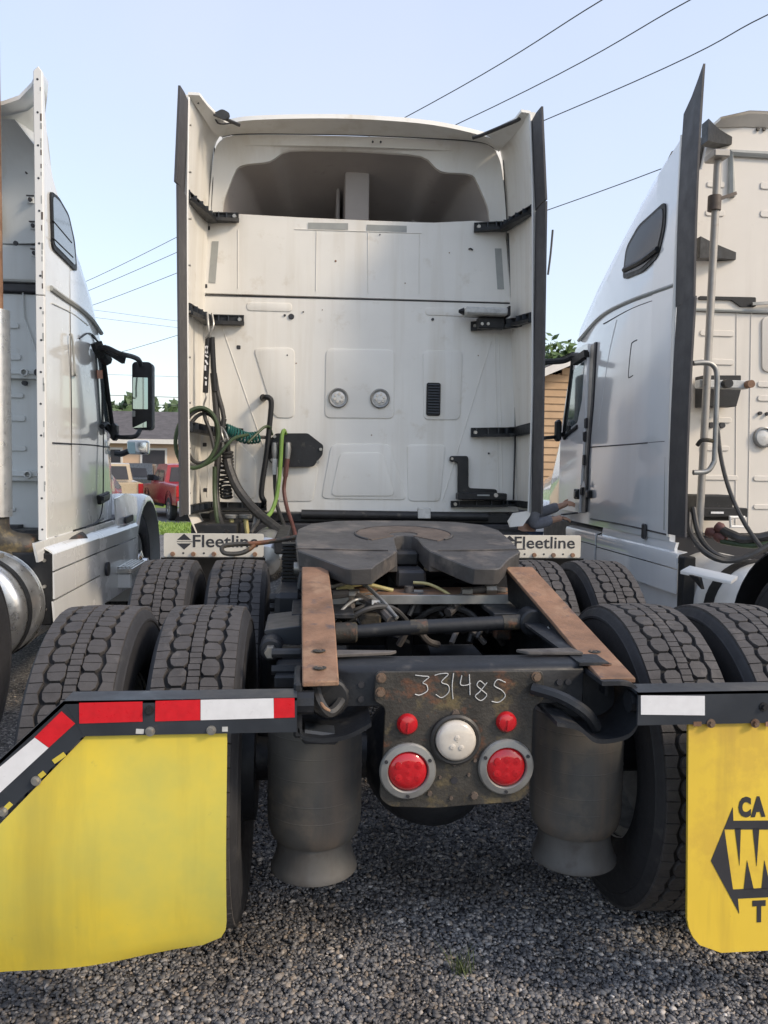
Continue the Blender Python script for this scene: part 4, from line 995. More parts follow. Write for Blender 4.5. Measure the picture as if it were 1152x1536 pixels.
# chalk strokes 33148S
def chalk(strokes, x0, z0, h, w):
    for st in strokes:
        pts = [(x0+u*w, -.5568, z0+v*h) for u, v in st]
        MB().tube(spline(pts, 4), .0014, 5).build('chalk_stroke', 'chalk', tp)
chalk([[(0,1),(.5,.95),(.9,.9),(.5,.62),(.75,.5),(.8,.2),(.3,.0),(0,.05)]], -.125, .885, .055, .042)
chalk([[(0,.95),(.4,1.02),(.9,1.0),(.45,.65),(.9,.5),(.95,.2),(.5,-.05),(.1,.1)]], -.072, .88, .062, .042)
chalk([[(.3,1.05),(.15,.5),(.3,-.05)]], -.026, .876, .065, .02)
chalk([[(.1,1),(.0,.5),(.5,.45),(.9,.55)],[(.75,1.05),(.8,.5),(.85,-.1)]], .000, .888, .05, .032)
chalk([[(.8,.75),(.4,1),(.2,.75),(.6,.45),(.9,.2),(.5,-.1),(.1,.15),(.4,.4),(.9,.9)]], .038, .872, .05, .04)
chalk([[(.95,.85),(.4,1),(.15,.7),(.7,.45),(.95,.15),(.5,-.15),(0,-.1)]], .088, .870, .055, .04)
# lamps
def tail_lamp(x, z):
    o = (x, -.556, z)
    f = MB().lathe([(.078,.0),(.078,-.008),(.074,-.013),(.058,-.016),(.055,-.012),(.054,-.002)], o, 'Y', 36).build('tail_light', 'grey_steel', T, smooth=30)
    MB().lathe([(.054,-.006),(.048,-.014),(.03,-.018),(.001,-.019)], o, 'Y', 30).build('lens', 'red_lens', f, smooth=60)
    for i, (dx, dz) in enumerate(((-.026,.018),(0,.022),(.026,.018),(-.026,-.014),(0,-.02),(.026,-.014),(0,0))):
        MB().lathe([(.014,-.010),(.010,-.0185),(.001,-.0198)], (x+dx,-.556,z+dz), 'Y', 12).build('lens_facet', 'red_lens', f)
    for a in (1.57, 3.6, 5.8): MB().disc(.005, .005, -.012, -.0175, (x+.067*math.cos(a), -.556, z-.067*math.sin(a)), 'Y', 8).build('screw', 'ink', f)
tail_lamp(-.142, .677); tail_lamp(.131, .682)
for x, z in ((-.145,.806),(.130,.807)):
    f = MB().lathe([(.029,0),(.028,-.010),(.022,-.017),(.010,-.020),(.001,-.021)], (x,-.556,z), 'Y', 24).build('marker_light', 'red_lens', T)
    MB().bx(x-.002, x+.002, -.579, -.574, z-.016, z+.010).build('rib', 'red_lens', f)
f = MB().lathe([(.070,.01),(.070,-.012),(.064,-.016),(.058,-.012),(.056,-.004)], (-.012,-.556,.762), 'Y', 32).build('reverse_light', 'hose_black', T)
MB().lathe([(.056,-.006),(.054,-.022),(.046,-.028),(.02,-.031),(.001,-.031)], (-.012,-.556,.762), 'Y', 32).build('lens', 'clear_lens', f, smooth=60)
for dx, dz in ((-.012,-.012),(.012,-.015),(0,.012)): MB().lathe([(.010,-.027),(.007,-.033),(.001,-.034)], (-.012+dx,-.556,.762+dz), 'Y', 10).build('lens_facet', 'clear_lens', f)

# brackets wrapping the rail ends under the ramps
def strap(pts, y0, y1, th, name, m, parent=T):
    P = spline(pts, 5)
    return MB().shell([[(p[0], y0, p[2]) for p in P], [(p[0], y1, p[2]) for p in P]], (0, 0, -th)).build(name, m, parent, smooth=50)
MB().bx(-.452, -.430, -.64, -.45, .80, .945).build('end_bracket', 'frame_metal', T, bevel=.006)
strap([(-.44,0,.83),(-.425,0,.808),(-.38,0,.80),(-.32,0,.806),(-.275,0,.825),(-.25,0,.84)], -.64, -.42, .012, 'end_bracket_foot', 'frame_metal')
MB().prism([(-.43,-.62,.815),(-.33,-.62,.80),(-.335,-.60,.765),(-.43,-.60,.768)], (0,.08,0)).build('bag_clamp', 'bar_metal', T, bevel=.008)
strap([(.36,0,.945),(.43,0,.943),(.462,0,.92),(.470,0,.87),(.455,0,.82),(.42,0,.795),(.35,0,.79),(.30,0,.825),(.24,0,.838)], -.66, -.44, .012, 'end_bracket', 'frame_metal')
MB().prism(round_poly([(.30,-.5,.93),(.455,-.5,.93),(.462,-.5,.83),(.42,-.5,.80),(.33,-.5,.80),(.26,-.5,.85)], .02), (0,.02,0)).build('end_bracket_web', 'frame_metal', T)
hose([(.20,-.56,.90),(.27,-.60,.885),(.33,-.62,.85),(.37,-.60,.80)], .017, 'frame_metal', 'bracket_rib')
for z in (.86, .895): MB().bx(-.458,-.4525,-.655,-.64,z,z+.02).build('clamp_tooth', 'grey_steel', T)
hose([(-.40,-.58,.93),(-.385,-.62,.89),(-.36,-.62,.86),(-.33,-.58,.875),(-.31,-.5,.90)], .014, 'hose_black', 'brake_hose')
hose([(-.39,-.60,.91),(-.378,-.635,.885),(-.36,-.63,.868)], .005, 'rust', 'wire')
MB().disc(.055, .05, -.06, .06, (-.36,-.52,.885), 'Y', 16).build('brake_valve', 'black_metal', T, bevel=.006)

# air springs
def air_spring(x, y, tilt, r=.142):
    b = MB().lathe([(.001,.845),(.05,.845),(.085,.838),(.122,.815),(.138,.785),(r,.75),(r,.47),(.140,.435),(.132,.405),(.119,.388),(.105,.395)], (x,y,0), 'Z', 40)
    bag = b.build('air_spring', 'bag_rubber', T, smooth=50)
    p = MB().lathe([(.110,.41),(.111,.38),(.112,.355),(.117,.33),(.126,.308),(.131,.297),(.131,.289),(.126,.285),(.09,.30),(.001,.30)], (x,y,0), 'Z', 40).build('piston', 'piston', bag, smooth=50)
    for z in (.475, .525, .60, .665, .72, .765):
        MB().lathe([(r-.0005, z-.003),(r+.0012, z),(r-.0005, z+.003)], (x,y,0), 'Z', 40).build('moulded_ring', 'bag_rubber', bag, smooth=60)
    MB().disc(.06, .06, .845, .865, (x,y,0), 'Z', 20).build('top_plate', 'black_metal', bag)
    return bag
air_spring(-.39, -.30, 0); air_spring(.425, -.30, 0)
for s in (-1, 1): MB().bar((s*.41, -.3, .30), (s*.5, .1, .44), .10, .05).build('suspension_arm', 'frame_metal', T)
for s in (-1, 1): MB().bx(s*.41-.1, s*.41+.1, -.4, -.2, .862, .90).build('bag_mount', 'frame_metal', T, bevel=.006)

# fifth wheel
def fz(y): return 1.195+.118*(y-.6) if y > .42 else 1.174-.125*(.42-y)
def fwpoly(b, pts, th, mi=0):
    n = len(pts)
    vs = [(x, y, fz(y)) for x, y in pts]+[(x*.985, y+.01*(y < .4), fz(y)-th) for x, y in pts]
    b.add(vs, [tuple(range(n)), tuple(range(2*n-1, n-1, -1))]+[(i, n+i, n+(i+1) % n, (i+1) % n) for i in range(n)], mi)
rng = random.Random(9)
def jit(P, a=.004): return [(x+rng.uniform(-a,a), y+rng.uniform(-a,a)) for x, y in P]
b = MB()
fwpoly(b, jit([(-.452,.42),(-.462,.62),(-.452,.84),(-.40,.97),(-.28,1.04),(-.1,1.06),(.1,1.06),(.28,1.04),(.40,.97),(.448,.84),(.447,.62),(.432,.42),(.28,.42),(.066,.42),(.055,.50),(.05,.66),(.036,.71),(0,.725),(-.036,.71),(-.05,.66),(-.055,.50),(-.066,.42),(-.30,.42)], .003), .085)
fwpoly(b, [(-.452,.419),(-.30,.419),(-.066,.419),(-.10,.34),(-.165,.205),(-.185,.150),(-.262,.140),(-.285,.155),(-.37,.29)], .062)
fwpoly(b, [(.432,.419),(.35,.29),(.285,.155),(.262,.140),(.185,.150),(.155,.205),(.098,.34),(.066,.419),(.28,.419)], .062)
fw = b.build('fifth_wheel', 'grease_plate', T, bevel=.004, seg=1, smooth=25)
ring = []
for k in range(22):
    a = R_(-62+k*(304/21)); rr = .19+.012*math.sin(k*2.3)
    ring.append((rr*math.sin(a+math.pi)*-1*1.02, .70-rr*.82*math.cos(a+math.pi)*-1))
b = MB(); outer_r = [(.205*math.cos(R_(t)), .735+.17*math.sin(R_(t))+.006*math.sin(t*.3)) for t in range(-52, 233, 12)]
inner_r = [(.062*math.cos(R_(t)), .735+.05*math.sin(R_(t))) for t in range(-52, 233, 12)]
b.shell([[(x, y, fz(y)+.0035) for x, y in outer_r], [(x*.9+xi*.1, y*.9+yi*.1, fz(y)+.0045) for (x, y), (xi, yi) in zip(outer_r, inner_r)], [(x, y, fz(y)+.003) for x, y in inner_r]], (0,0,-.012))
b.build('lock_face', 'worn_grease', fw, smooth=40)
b = MB(); o2 = [(.21*math.cos(R_(t)), .735+.175*math.sin(R_(t))) for t in range(-40, 221, 10)]
b.tube([(x, y, fz(y)+.003) for x, y in o2], .0045, 5).build('lock_rim', 'grease_plate', fw)
MB().bx(-.06, .06, .46, .72, 1.02, 1.09).build('lock_jaw', 'ink', fw, bevel=.01)
MB().bx(-.05, .05, .60, .70, 1.09, 1.15).build('lock_block', 'black_metal', fw, bevel=.01)
MB().tube(spline([(-.46,.45,fz(.45)+.002),(-.25,.425,fz(.43)+.003),(-.1,.42,fz(.42)+.002)], 4), .003, 5).build('crease', 'grease_plate', fw)
MB().tube(spline([(.46,.45,fz(.45)+.002),(.25,.425,fz(.43)+.003),(.1,.42,fz(.42)+.002)], 4), .003, 5).build('crease', 'grease_plate', fw)
for s in (-1, 1):
    MB().prism([(s*.30,.52,.98),(s*.46,.52,.98),(s*.44,.52,1.1),(s*.32,.52,1.1)], (0,.30,0)).build('fifth_wheel_bracket', 'frame_metal', T, bevel=.008)
    MB().tube([(s*.29,.68,1.07),(s*.47,.68,1.07)], .028, 12).build('pivot_pin', 'bolt_steel', T)
    MB().bx(s*.36-.11, s*.36+.11, .1, 1.25, .967, .985).build('slide_rail', 'frame_metal', T, bevel=.003)
MB().bx(-.42, .42, .30, .52, .99, 1.015).build('base_plate', 'rust', T, bevel=.004)
MB().bx(-.42, .42, .285, .298, .985, 1.02).build('base_lip', 'grey_steel', T, bevel=.002)
# release handle reaching out over the left wheels
hose([(-0.432, 1.000, 1.179), (-0.540, 1.050, 1.155), (-0.644, 1.050, 1.139), (-0.769, 1.050, 1.132), (-0.805, 1.040, 1.118), (-0.789, 1.030, 1.094), (-0.722, 1.030, 1.094), (-0.680, 1.040, 1.112), (-0.656, 1.050, 1.133)], .011, 'rust_plate', 'release_handle', 5)

# rusted ramps
def ramp(top, th, name):
    n = len(top)
    return MB().prism(top, (0, 0, -th)).build(name, 'rust', T, bevel=.003)
rl = ramp([(-.436,.30,1.126),(-.338,.30,1.126),(-.332,-.2,1.04),(-.336,-.64,.950),(-.430,-.64,.948),(-.434,-.2,1.038)], .014, 'ramp')
rr = MB().shell([[(.342,.31,1.126),(.450,.31,1.126)],[(.405,-.06,.998),(.512,-.06,.996)],[(.362,-.64,.948),(.460,-.64,.948)]], (0,0,-.014)).build('ramp', 'rust', T, bevel=.002)
MB().prism([(-.338,.30,1.108),(-.332,-.2,1.024),(-.336,-.60,.93),(-.336,-.5,.93),(-.335,.25,.97)], (-.01,0,0)).build('ramp_web', 'rust_plate', rl)
MB().prism([(-.436,.30,1.108),(-.434,-.2,1.022),(-.43,-.60,.93),(-.43,-.5,.93),(-.435,.25,.97)], (.01,0,0)).build('ramp_web', 'rust_plate', rl)
MB().add([(.344,.30,1.11),(.407,-.06,.984),(.366,-.60,.93),(.372,-.50,.93),(.41,-.06,.93),(.35,.28,1.0), (.356,.30,1.11),(.419,-.06,.984),(.378,-.60,.93),(.384,-.50,.93),(.422,-.06,.93),(.362,.28,1.0)],
    [(0,1,4,5),(1,2,3,4),(6,11,10,7),(7,10,9,8),(0,6,7,1),(1,7,8,2),(5,4,10,11),(4,3,9,10),(0,5,11,6),(2,8,9,3)]).build('ramp_web', 'black_metal', rr, smooth=0)
MB().prism([(.402,-.055,.968),(.386,-.25,.945),(.384,-.25,.925),(.400,-.055,.948)], (-.003,0,0)).build('label_sticker', 'tape_grey', rr, smooth=0)
for par, pts in ((rl, ((-.384,-.565,.9655),(-.384,-.46,.987))), (rr, ((.418,-.53,.9585),(.428,-.42,.967)))):
    for p in pts:
        q = MB().lathe([(.018,.0005),(.018,.0025),(.013,.003),(.012,.0015),(.007,.001),(.005,.003),(.001,.003)], (p[0], p[1], p[2]-.001), 'Z', 16).build('countersunk_screw', 'rust_plate', par)

# rods, lines and clutter inside the frame
rod = MB().tube([(-.27,.02,.937),(-.1,.04,.945),(.36,.06,.962)], [.022,.026,.026], 12).build('torque_rod', 'frame_metal', T)
MB().tube([(-.06,.0435,.9465),(.0,.0455,.949)], .0275, 12).build('rust_band', 'rust_plate', rod)
MB().tube([(.27,.056,.9587),(.36,.06,.962)], .0275, 12).build('rust_band', 'rust_plate', rod)
MB().disc(.048, .048, -.04, .04, (.375,.06,.963), 'Y', 18).build('bushing_eye', 'frame_metal', rod, bevel=.006)
MB().disc(.035, .035, -.04, .04, (-.285,.02,.936), 'X', 16).build('bushing_eye', 'rust_plate', rod, bevel=.006)
hose([(-.33,.25,1.03),(-.24,.3,1.02),(-.16,.2,.99),(-.12,.1,.96)], .017, 'dusty_hose', 'brake_hose')
hose([(-.33,.30,1.05),(-.22,.35,1.06),(-.15,.22,1.02),(-.1,.1,.97)], .008, 'grey_steel', 'wire')
hose([(-.25,.2,.94),(-.24,.3,1.0),(-.1,.42,1.0),(.1,.42,1.0),(.2,.40,.99)], .016, 'dusty_hose', 'brake_pipe')
hose([(.12,.3,.95),(.18,.35,.98),(.26,.38,1.0),(.38,.4,1.0)], .018, 'dusty_hose', 'brake_hose')
hose([(-.0,.41,1.05),(.06,.40,1.045),(.12,.36,1.02),(.17,.3,.985)], .006, 'hose_yellow', 'signal_line')
vb = MB().bx(-.08, .03, .34, .42, .93, 1.01).build('relay_valve', 'black_metal', T, bevel=.012)
MB().disc(.022, .018, .08, .11, (-.02,.38,.93), 'Z', 12).build('cap', 'dusty_hose', vb)
MB().disc(.05, .05, -.05, .05, (-.30,.45,.98), 'X', 16).build('brake_chamber', 'frame_metal', T, bevel=.01)
MB().disc(.03, .03, -.03, .03, (-.26,.40,1.02), 'Y', 12).build('fitting', 'hose_yellow', T)
MB().disc(.08, .075, -.1, .1, (.30,.55,.90), 'Y', 18).build('brake_chamber', 'frame_metal', T, bevel=.01)
MB().disc(.08, .075, -.1, .1, (-.22,.62,.88), 'Y', 18).build('brake_chamber', 'frame_metal', T, bevel=.01)
for i in range(9):
    x = -.34+i*.08; r = random.Random(i)
    hose([(x,.5,.80+r.uniform(0,.1)),(x+.06,.42,.86+r.uniform(0,.1)),(x+.13,.45,.80+r.uniform(0,.12)),(x+.2,.6,.85)], r.choice([.009,.012,.016]), r.choice(['hose_black','frame_metal','dusty_hose']), 'brake_pipe', 5)
hose([(-.10,.40,1.0),(0,.36,1.01),(.08,.36,1.0),(.14,.30,.98)], .010, 'dusty_hose', 'brake_hose')
hose([(.14,.30,.975),(.2,.34,1.02),(.28,.36,1.03),(.36,.38,1.02)], .014, 'dusty_hose', 'brake_hose')
hose([(-.34,.12,.93),(-.28,.20,.99),(-.22,.26,1.01),(-.14,.18,1.0),(-.10,.08,.975)], .006, 'grey_steel', 'wire')
hose([(-.30,.36,1.03),(-.2,.40,1.045),(-.08,.40,1.02)], .008, 'hose_yellow', 'signal_line')
for x, y, z in ((-.16,.22,1.0),(.02,.41,1.0),(-.12,.42,1.0),(.20,.34,1.02),(.30,.36,1.03),(-.24,.3,1.02)):
    MB().tube([(x-.02,y,z),(x+.02,y,z)], .021, 8).build('hose_clamp', 'bolt_steel', T)
MB().prism([(-.40,.88,.99),(.40,.88,.99),(.40,.83,1.10),(-.40,.83,1.10)], (0,.008,0)).build('cover_sheet', 'bar_metal', T)
for x in (-.25,.12,.30): MB().disc(.012,.012,0,-.01,(x,.845,1.05),'Y',8).build('bolt','bolt_steel',T)
rg = random.Random(21)
for i in range(16):
    x = rg.uniform(-.36,.22); y = rg.uniform(.10,.75); z = rg.uniform(.86,.98); w = rg.uniform(.12,.32)
    hose([(x,y,z-.04),(x+w*.3,y+rg.uniform(-.08,.08),z+rg.uniform(.0,.05)),(x+w*.7,y+rg.uniform(-.1,.1),z+rg.uniform(-.03,.04)),(x+w,y+rg.uniform(-.1,.1),z-.05)], rg.choice([.007,.010,.013]), rg.choice(['dusty_hose','hose_black','dusty_hose','frame_metal']), 'brake_hose', 5)
for i in range(9):
    MB().obox((rg.uniform(-.36,.36), rg.uniform(.2,.8), rg.uniform(.84,.94)), (rg.uniform(.04,.09),rg.uniform(.03,.06),rg.uniform(.04,.09))).build('bracket', rg.choice(['frame_metal','rust_plate','black_metal']), T, bevel=.008)
# outside the left rail: rubber stack, hanger with bolt, shock ends
for i in range(11):
    z = .96+.0*i; y = .95-.0*i
    MB().bx(-.525+.003*(i%2), -.44, .78, .86, 1.0+i*.0155, 1.009+i*.0155).build('rubber_fin', 'black_plastic', T)
MB().bx(-.53, -.435, .74, .90, .965, .998).build('stack_base', 'bar_metal', T, bevel=.004)
MB().bx(-.54, -.432, .40, .72, .86, 1.01).build('spring_hanger', 'frame_metal', T, bevel=.02)
for i, z in enumerate((.90, .945, .985)): MB().tube([(-.56,.5-.03*i,z),(-.44,.5-.03*i,z)], .02, 10).build('hanger_bolt', 'black_metal', T)
MB().prism(round_poly([(-.56,-.10,.97),(-.43,-.10,.985),(-.43,-.10,.92),(-.53,-.10,.925)], .015), (0,.28,0)).build('shock_bracket', 'bar_metal', T, bevel=.004)
MB().disc(.036, .036, -.05, .06, (-.53,-.14,.925), 'Y', 18).build('shock_eye', 'frame_metal', T, bevel=.006)
MB().disc(.020, .018, -.05, -.085, (-.53,-.14,.925), 'Y', 6).build('shock_bolt', 'bolt_steel', T)
MB().tube([(-.53,-.12,.9),(-.56,.1,.45)], .035, 12).build('shock_absorber', 'frame_metal', T)
for z in (.935, .985): MB().tube([(-.52,-.35,z-.03),(-.436,-.35,z-.03)], .014, 8).build('hanger_bolt', 'frame_metal', T)
MB().tube([(.53,-.12,.9),(.56,.1,.45)], .035, 12).build('shock_absorber', 'frame_metal', T)
MB().bx(-.60, -.52, 2.0, 3.0, .98, 1.08).build('side_beam', 'black_metal', T, bevel=.01)
MB().lathe([(.001,2.15),(.09,2.16),(.14,2.22),(.14,3.1),(.09,3.16),(.001,3.17)], (-.66,0,.92), 'Y', 28).build('air_tank', 'aluminium', T)
MB().lathe([(.001,2.15),(.09,2.16),(.14,2.22),(.14,3.1),(.09,3.16),(.001,3.17)], (.66,0,.84), 'Y', 28).build('air_tank', 'black_metal', T)
MB().bx(-.42, .42, 1.7, 3.4, .60, .72).build('transmission', 'ink', T, bevel=.02)

# lettered fender plates in front of the forward wheels
def fender(s):
    x0, x1 = (-1.228, -.661) if s < 0 else (.661, 1.236)
    p = MB().prism(rrect(x0, x1, .968, 1.104, .012, 1.97), (0,-.004,0)).build('fender_plate', 'fleet_plate', T, bevel=.001)
    ox = x0 if s < 0 else x0+.10
    t = text_mesh('Fleetline', .1, 'lettering', 'ink', None, (0,0,0), ext=.0006, bold=.0012)
    w = max(v.co.x for v in t.data.vertices)-min(v.co.x for v in t.data.vertices); h = max(v.co.z for v in t.data.vertices)-min(v.co.z for v in t.data.vertices)
    sc = .372/w; sz = .072/h
    c0 = -.880 if s < 0 else 1.01
    for v in t.data.vertices: v.co = (c0+v.co.x*sc, 1.9648+v.co.y, 1.056+v.co.z*sz)
    t.parent = p
    lx = c0-(.233 if s < 0 else .215)
    for q in (1, -1):
        MB().prism([(lx-.040,1.9658,1.056+q*.010),(lx+.040,1.9658,1.056+q*.010),(lx,1.9658,1.056+q*.046)], (0,-.0012,0)).build('emblem', 'ink', p, smooth=0)
    MB().bx(lx-.040, lx+.048, 1.9646, 1.9658, 1.0545, 1.0575).build('emblem', 'ink', p, smooth=0)
    n = 5
    for i in range(n):
        x = x0+.05+(x1-x0-.1)*i/(n-1)
        MB().disc(.014, .012, 0, -.012, (x,1.965,.985), 'Y', 10).build('bolt', 'rust', p)
        if i < n-1: MB().disc(.006, .006, 0.001, -.001, (x+.06,1.965,.990), 'Y', 8).build('hole', 'ink', p)
    f = MB(); rows = []
    for k in range(9):
        a = R_(8+k*9.5); rows.append([(x0-.01, 1.45+.58*math.cos(a-.15)-.02, .45+.56*math.sin(R_(88)-a*.0)*math.cos(R_(k*10)) ), (x1+.01, 1.45+.58*math.cos(a-.15)-.02, .45+.56*math.cos(R_(k*10)))])
    rows = [[(x, 1.35+.64*math.sin(R_(66+k*6)), .44+.64*math.cos(R_(66+k*6)-.55)) for x in (x0-.01, (x0+x1)/2, x1+.01)] for k in range(8)]
    f.shell(rows, (0,.012,0)); f.build('quarter_fender', 'flap_black', p, smooth=60)
    MB().bx(x0, x1, 1.955, 2.02, .945, .967).build('fender_rail', 'black_metal', p, bevel=.004)
fender(-1); fender(1)

# mud flap hangers and flaps
def hanger(s):
    b = MB()
    xi, xc, xe, zt = .443, 1.005, 1.27, .926
    fz0 = .838
    P = lambda x, y, z: (s*x, y, z)
    # top flange, front flange, sloping end
    b.prism([P(xi,-.62,zt), P(xc,-.62,zt), P(xc,-.70,zt), P(xi,-.70,zt)], (0,0,-.008))
    b.prism([P(xi,-.70,zt-.0005), P(xc,-.70,zt-.0005), P(xc-.045,-.70,fz0), P(xi,-.70,fz0)], (0,.008,0))
    b.prism([P(xc+.0005,-.62,zt), P(xe,-.62,.677), P(xe,-.70,.677), P(xc+.0005,-.70,zt)], (-s*.005,0,-.007))
    b.prism([P(xc+.0005,-.70,zt-.0005), P(xe,-.70,.676), P(xe-.07,-.70,.592), P(xc-.0445,-.70,fz0)], (0,.008,0))
    h = b.build('mud_flap_hanger', 'bar_metal', T, smooth=30)
    return h
hl = hanger(-1); hr = hanger(1)
MB().tube([(-.40,-.64,.895),(-.46,-.64,.895)], .03, 10).build('hanger_stub', 'frame_metal', T)
MB().tube([(.44,-.64,.885),(.47,-.64,.885)], .03, 10).build('hanger_stub', 'frame_metal', T)
def tape(pts, m, h):
    MB().prism([(p[0], -.7005, p[2]) for p in pts], (0,-.0012,0)).build('reflective_tape', m, h, smooth=0)
tape([(-0.969, -0.700, 0.921), (-0.819, -0.700, 0.922), (-0.819, -0.700, 0.872), (-0.969, -0.700, 0.870)], 'red_tape', hl)
tape([(-0.788, -0.700, 0.923), (-0.680, -0.700, 0.924), (-0.680, -0.700, 0.873), (-0.789, -0.700, 0.872)], 'red_tape', hl)
tape([(-0.679, -0.700, 0.924), (-0.501, -0.700, 0.925), (-0.500, -0.700, 0.875), (-0.679, -0.700, 0.873)], 'white_tape', hl)
tape([(-0.500, -0.700, 0.925), (-0.449, -0.700, 0.925), (-0.448, -0.700, 0.876), (-0.500, -0.700, 0.875)], 'red_tape', hl)
tape([(-1.074, -0.700, 0.838), (-1.011, -0.700, 0.901), (-0.979, -0.700, 0.870), (-1.041, -0.700, 0.812)], 'red_tape', hl)
tape([(-1.196, -0.700, 0.732), (-1.074, -0.700, 0.837), (-1.042, -0.700, 0.811), (-1.172, -0.700, 0.688)], 'white_tape', hl)
tape([(0.449, -0.700, 0.918), (0.624, -0.700, 0.914), (0.626, -0.700, 0.862), (0.451, -0.700, 0.867)], 'white_tape', hr)
def hbolt(p, h, slot=None):
    MB().disc(.008, .0075, 0, -.011, (p[0],-.700,p[2]), 'Y', 6).disc(.012, .012, 0, -.003, (p[0],-.700,p[2]), 'Y', 14).build('bolt', slot or 'bolt_steel', h)
def hslot(a, c, h, m='yellow_flap'):
    MB().bar((a[0],-.7005,a[2]), (c[0],-.7005,c[2]), .012, .002, (0,-1,0)).build('slot', m, h)
hbolt((-0.801, -0.700, 0.847), hl); hbolt((-0.653, -0.700, 0.847), hl); hbolt((-1.072, -0.700, 0.730), hl); hbolt((-1.150, -0.700, 0.656), hl); hbolt((-0.803, -0.700, 0.900), hl, 'black_metal')
hslot((-0.835, -0.700, 0.848), (-0.816, -0.700, 0.847), hl, 'sleeve_white'); hslot((-0.627, -0.700, 0.849), (-0.613, -0.700, 0.849), hl, 'sleeve_white')
hslot((-1.031, -0.700, 0.776), (-1.004, -0.700, 0.795), hl); hslot((-1.064, -0.700, 0.740), (-1.052, -0.700, 0.750), hl); hslot((-1.143, -0.700, 0.664), (-1.131, -0.700, 0.676), hl)
hbolt((0.644, -0.700, 0.840), hr, 'bolt_rusty'); hbolt((0.767, -0.700, 0.838), hr, 'bolt_rusty'); hbolt((0.789, -0.700, 0.882), hr, 'black_metal')
hslot((0.596, -0.700, 0.839), (0.618, -0.700, 0.839), hr, 'rust'); hslot((0.797, -0.700, 0.835), (0.819, -0.700, 0.835), hr, 'rust')

def mud_flap(s, xi, zb_in, zb_out, label):
    N = 26; rows = []
    def xr(t):   # inner edge with a round lower corner
        r = .06 if s < 0 else .095; d = t*.57
        return xi if d > r else xi+r-math.sqrt(max(0, r*r-(r-d)**2))
    for k in range(N+1):
        t = k/N; z = .262+(.837-.262)*t
        xo = 1.225 if z < .567 else 1.225-(z-.567)/(.837-.567)*(1.225-.955)
        a = xr(t); row = []
        for q in range(9):
            u = q/8; x = a+(xo-a)*u
            zz = z+(1-t)*(zb_in+(zb_out-zb_in)*u-.262)
            y = -.690-.030*math.sin(t*2.6)*(1-t)*2-.012*(1-t)*math.sin(u*5+s)+.004*math.sin(u*9+t*4)*(1-t)
            if s > 0: y = -.690-.038*(1-t); zz = z+(1-t)*(zb_in-.262)
            row.append((s*x, y, zz))
        rows.append(row)
    o = MB().shell(rows, (0,.010,0)).build('mud_flap', 'yellow_flap' if s < 0 else 'yellow_flap_worn', T, smooth=60)
    return o
mfl = mud_flap(-1, .616, .285, .236, '')
mfr = mud_flap(1, .588, .228, .235, '')
mfl['label'] = 'plain yellow mud flap'; mfr['label'] = 'yellow mud flap with black lettering and arrow logo'
# printed arrow and letters on the right flap
def flap_y(z): return -.690-.038*(1-(z-.228)/(.837-.228))
yF = 0
def printed(pts, m, name='arrow_print', y=yF):
    MB().prism([(p[0], flap_y(p[2])-.0004, p[2]) for p in pts], (0,-.0008,0)).build(name, m, mfr, smooth=0)
def flat(px, py): return None
printed([(0.652, -0.730, 0.473), (0.712, -0.730, 0.613), (0.714, -0.730, 0.577), (0.887, -0.730, 0.573), (0.888, -0.730, 0.548), (0.689, -0.730, 0.555), (0.714, -0.730, 0.395), (0.895, -0.730, 0.396), (0.897, -0.730, 0.371), (0.728, -0.730, 0.370), (0.732, -0.730, 0.330)], 'ink')
printed([(0.718, -0.730, 0.557), (0.735, -0.730, 0.557), (0.732, -0.730, 0.457)], 'ink'); printed([(0.753, -0.730, 0.471), (0.772, -0.730, 0.394), (0.744, -0.730, 0.393)], 'ink')
printed([(0.768, -0.730, 0.556), (0.787, -0.730, 0.555), (0.780, -0.730, 0.454)], 'ink'); printed([(0.802, -0.730, 0.469), (0.820, -0.730, 0.394), (0.794, -0.730, 0.393)], 'ink')
printed([(0.819, -0.730, 0.554), (0.888, -0.730, 0.552), (0.896, -0.730, 0.391), (0.843, -0.730, 0.393)], 'ink')
def letter(ch, a, c, m='ink'):
    t = text_mesh(ch, .1, 'lettering', m, None, (0,0,0), ext=.0006, bold=.006)
    xs = [v.co.x for v in t.data.vertices]; zs = [v.co.z for v in t.data.vertices]
    for v in t.data.vertices:
        u = (v.co.x-min(xs))/(max(xs)-min(xs)); w = (v.co.z-min(zs))/(max(zs)-min(zs))
        zz = c[2]+(a[2]-c[2])*w; v.co = (a[0]+(c[0]-a[0])*u, flap_y(zz)-.0008+v.co.y, zz)
    t.parent = mfr
letter('C', (0.728, -0.730, 0.640), (0.763, -0.730, 0.585)); letter('A', (0.763, -0.730, 0.640), (0.804, -0.730, 0.585))
letter('T', (0.769, -0.730, 0.363), (0.806, -0.730, 0.305))

# ================================================================ LEFT TRUCK
L = thing('semi_truck', 'white semi truck on the left with chrome fuel tank and open fairing edge', 'semi truck', (-3.3, 2.0, 0), 'semi trucks parked side by side')
XL = -2.03
cab_body(L, -3.3, 1.27, 0, [(3.02,1.268,3.10,3.30),(3.36,1.268,2.92,3.12),(3.65,1.265,2.74,2.93),(3.91,1.26,2.52,2.68),(4.12,1.245,2.10,2.2),(4.34,1.22,1.68,1.75),(4.36,1.22,1.45,1.6)], 'left_paint', 1.03)
cab_body(L, -3.3, 1.2, 0, [(4.365,1.16,1.45,1.62),(5.2,1.05,1.38,1.5),(6.0,.95,1.25,1.38),(6.1,.9,.95,1.1)], 'left_paint', .75, 'hood')
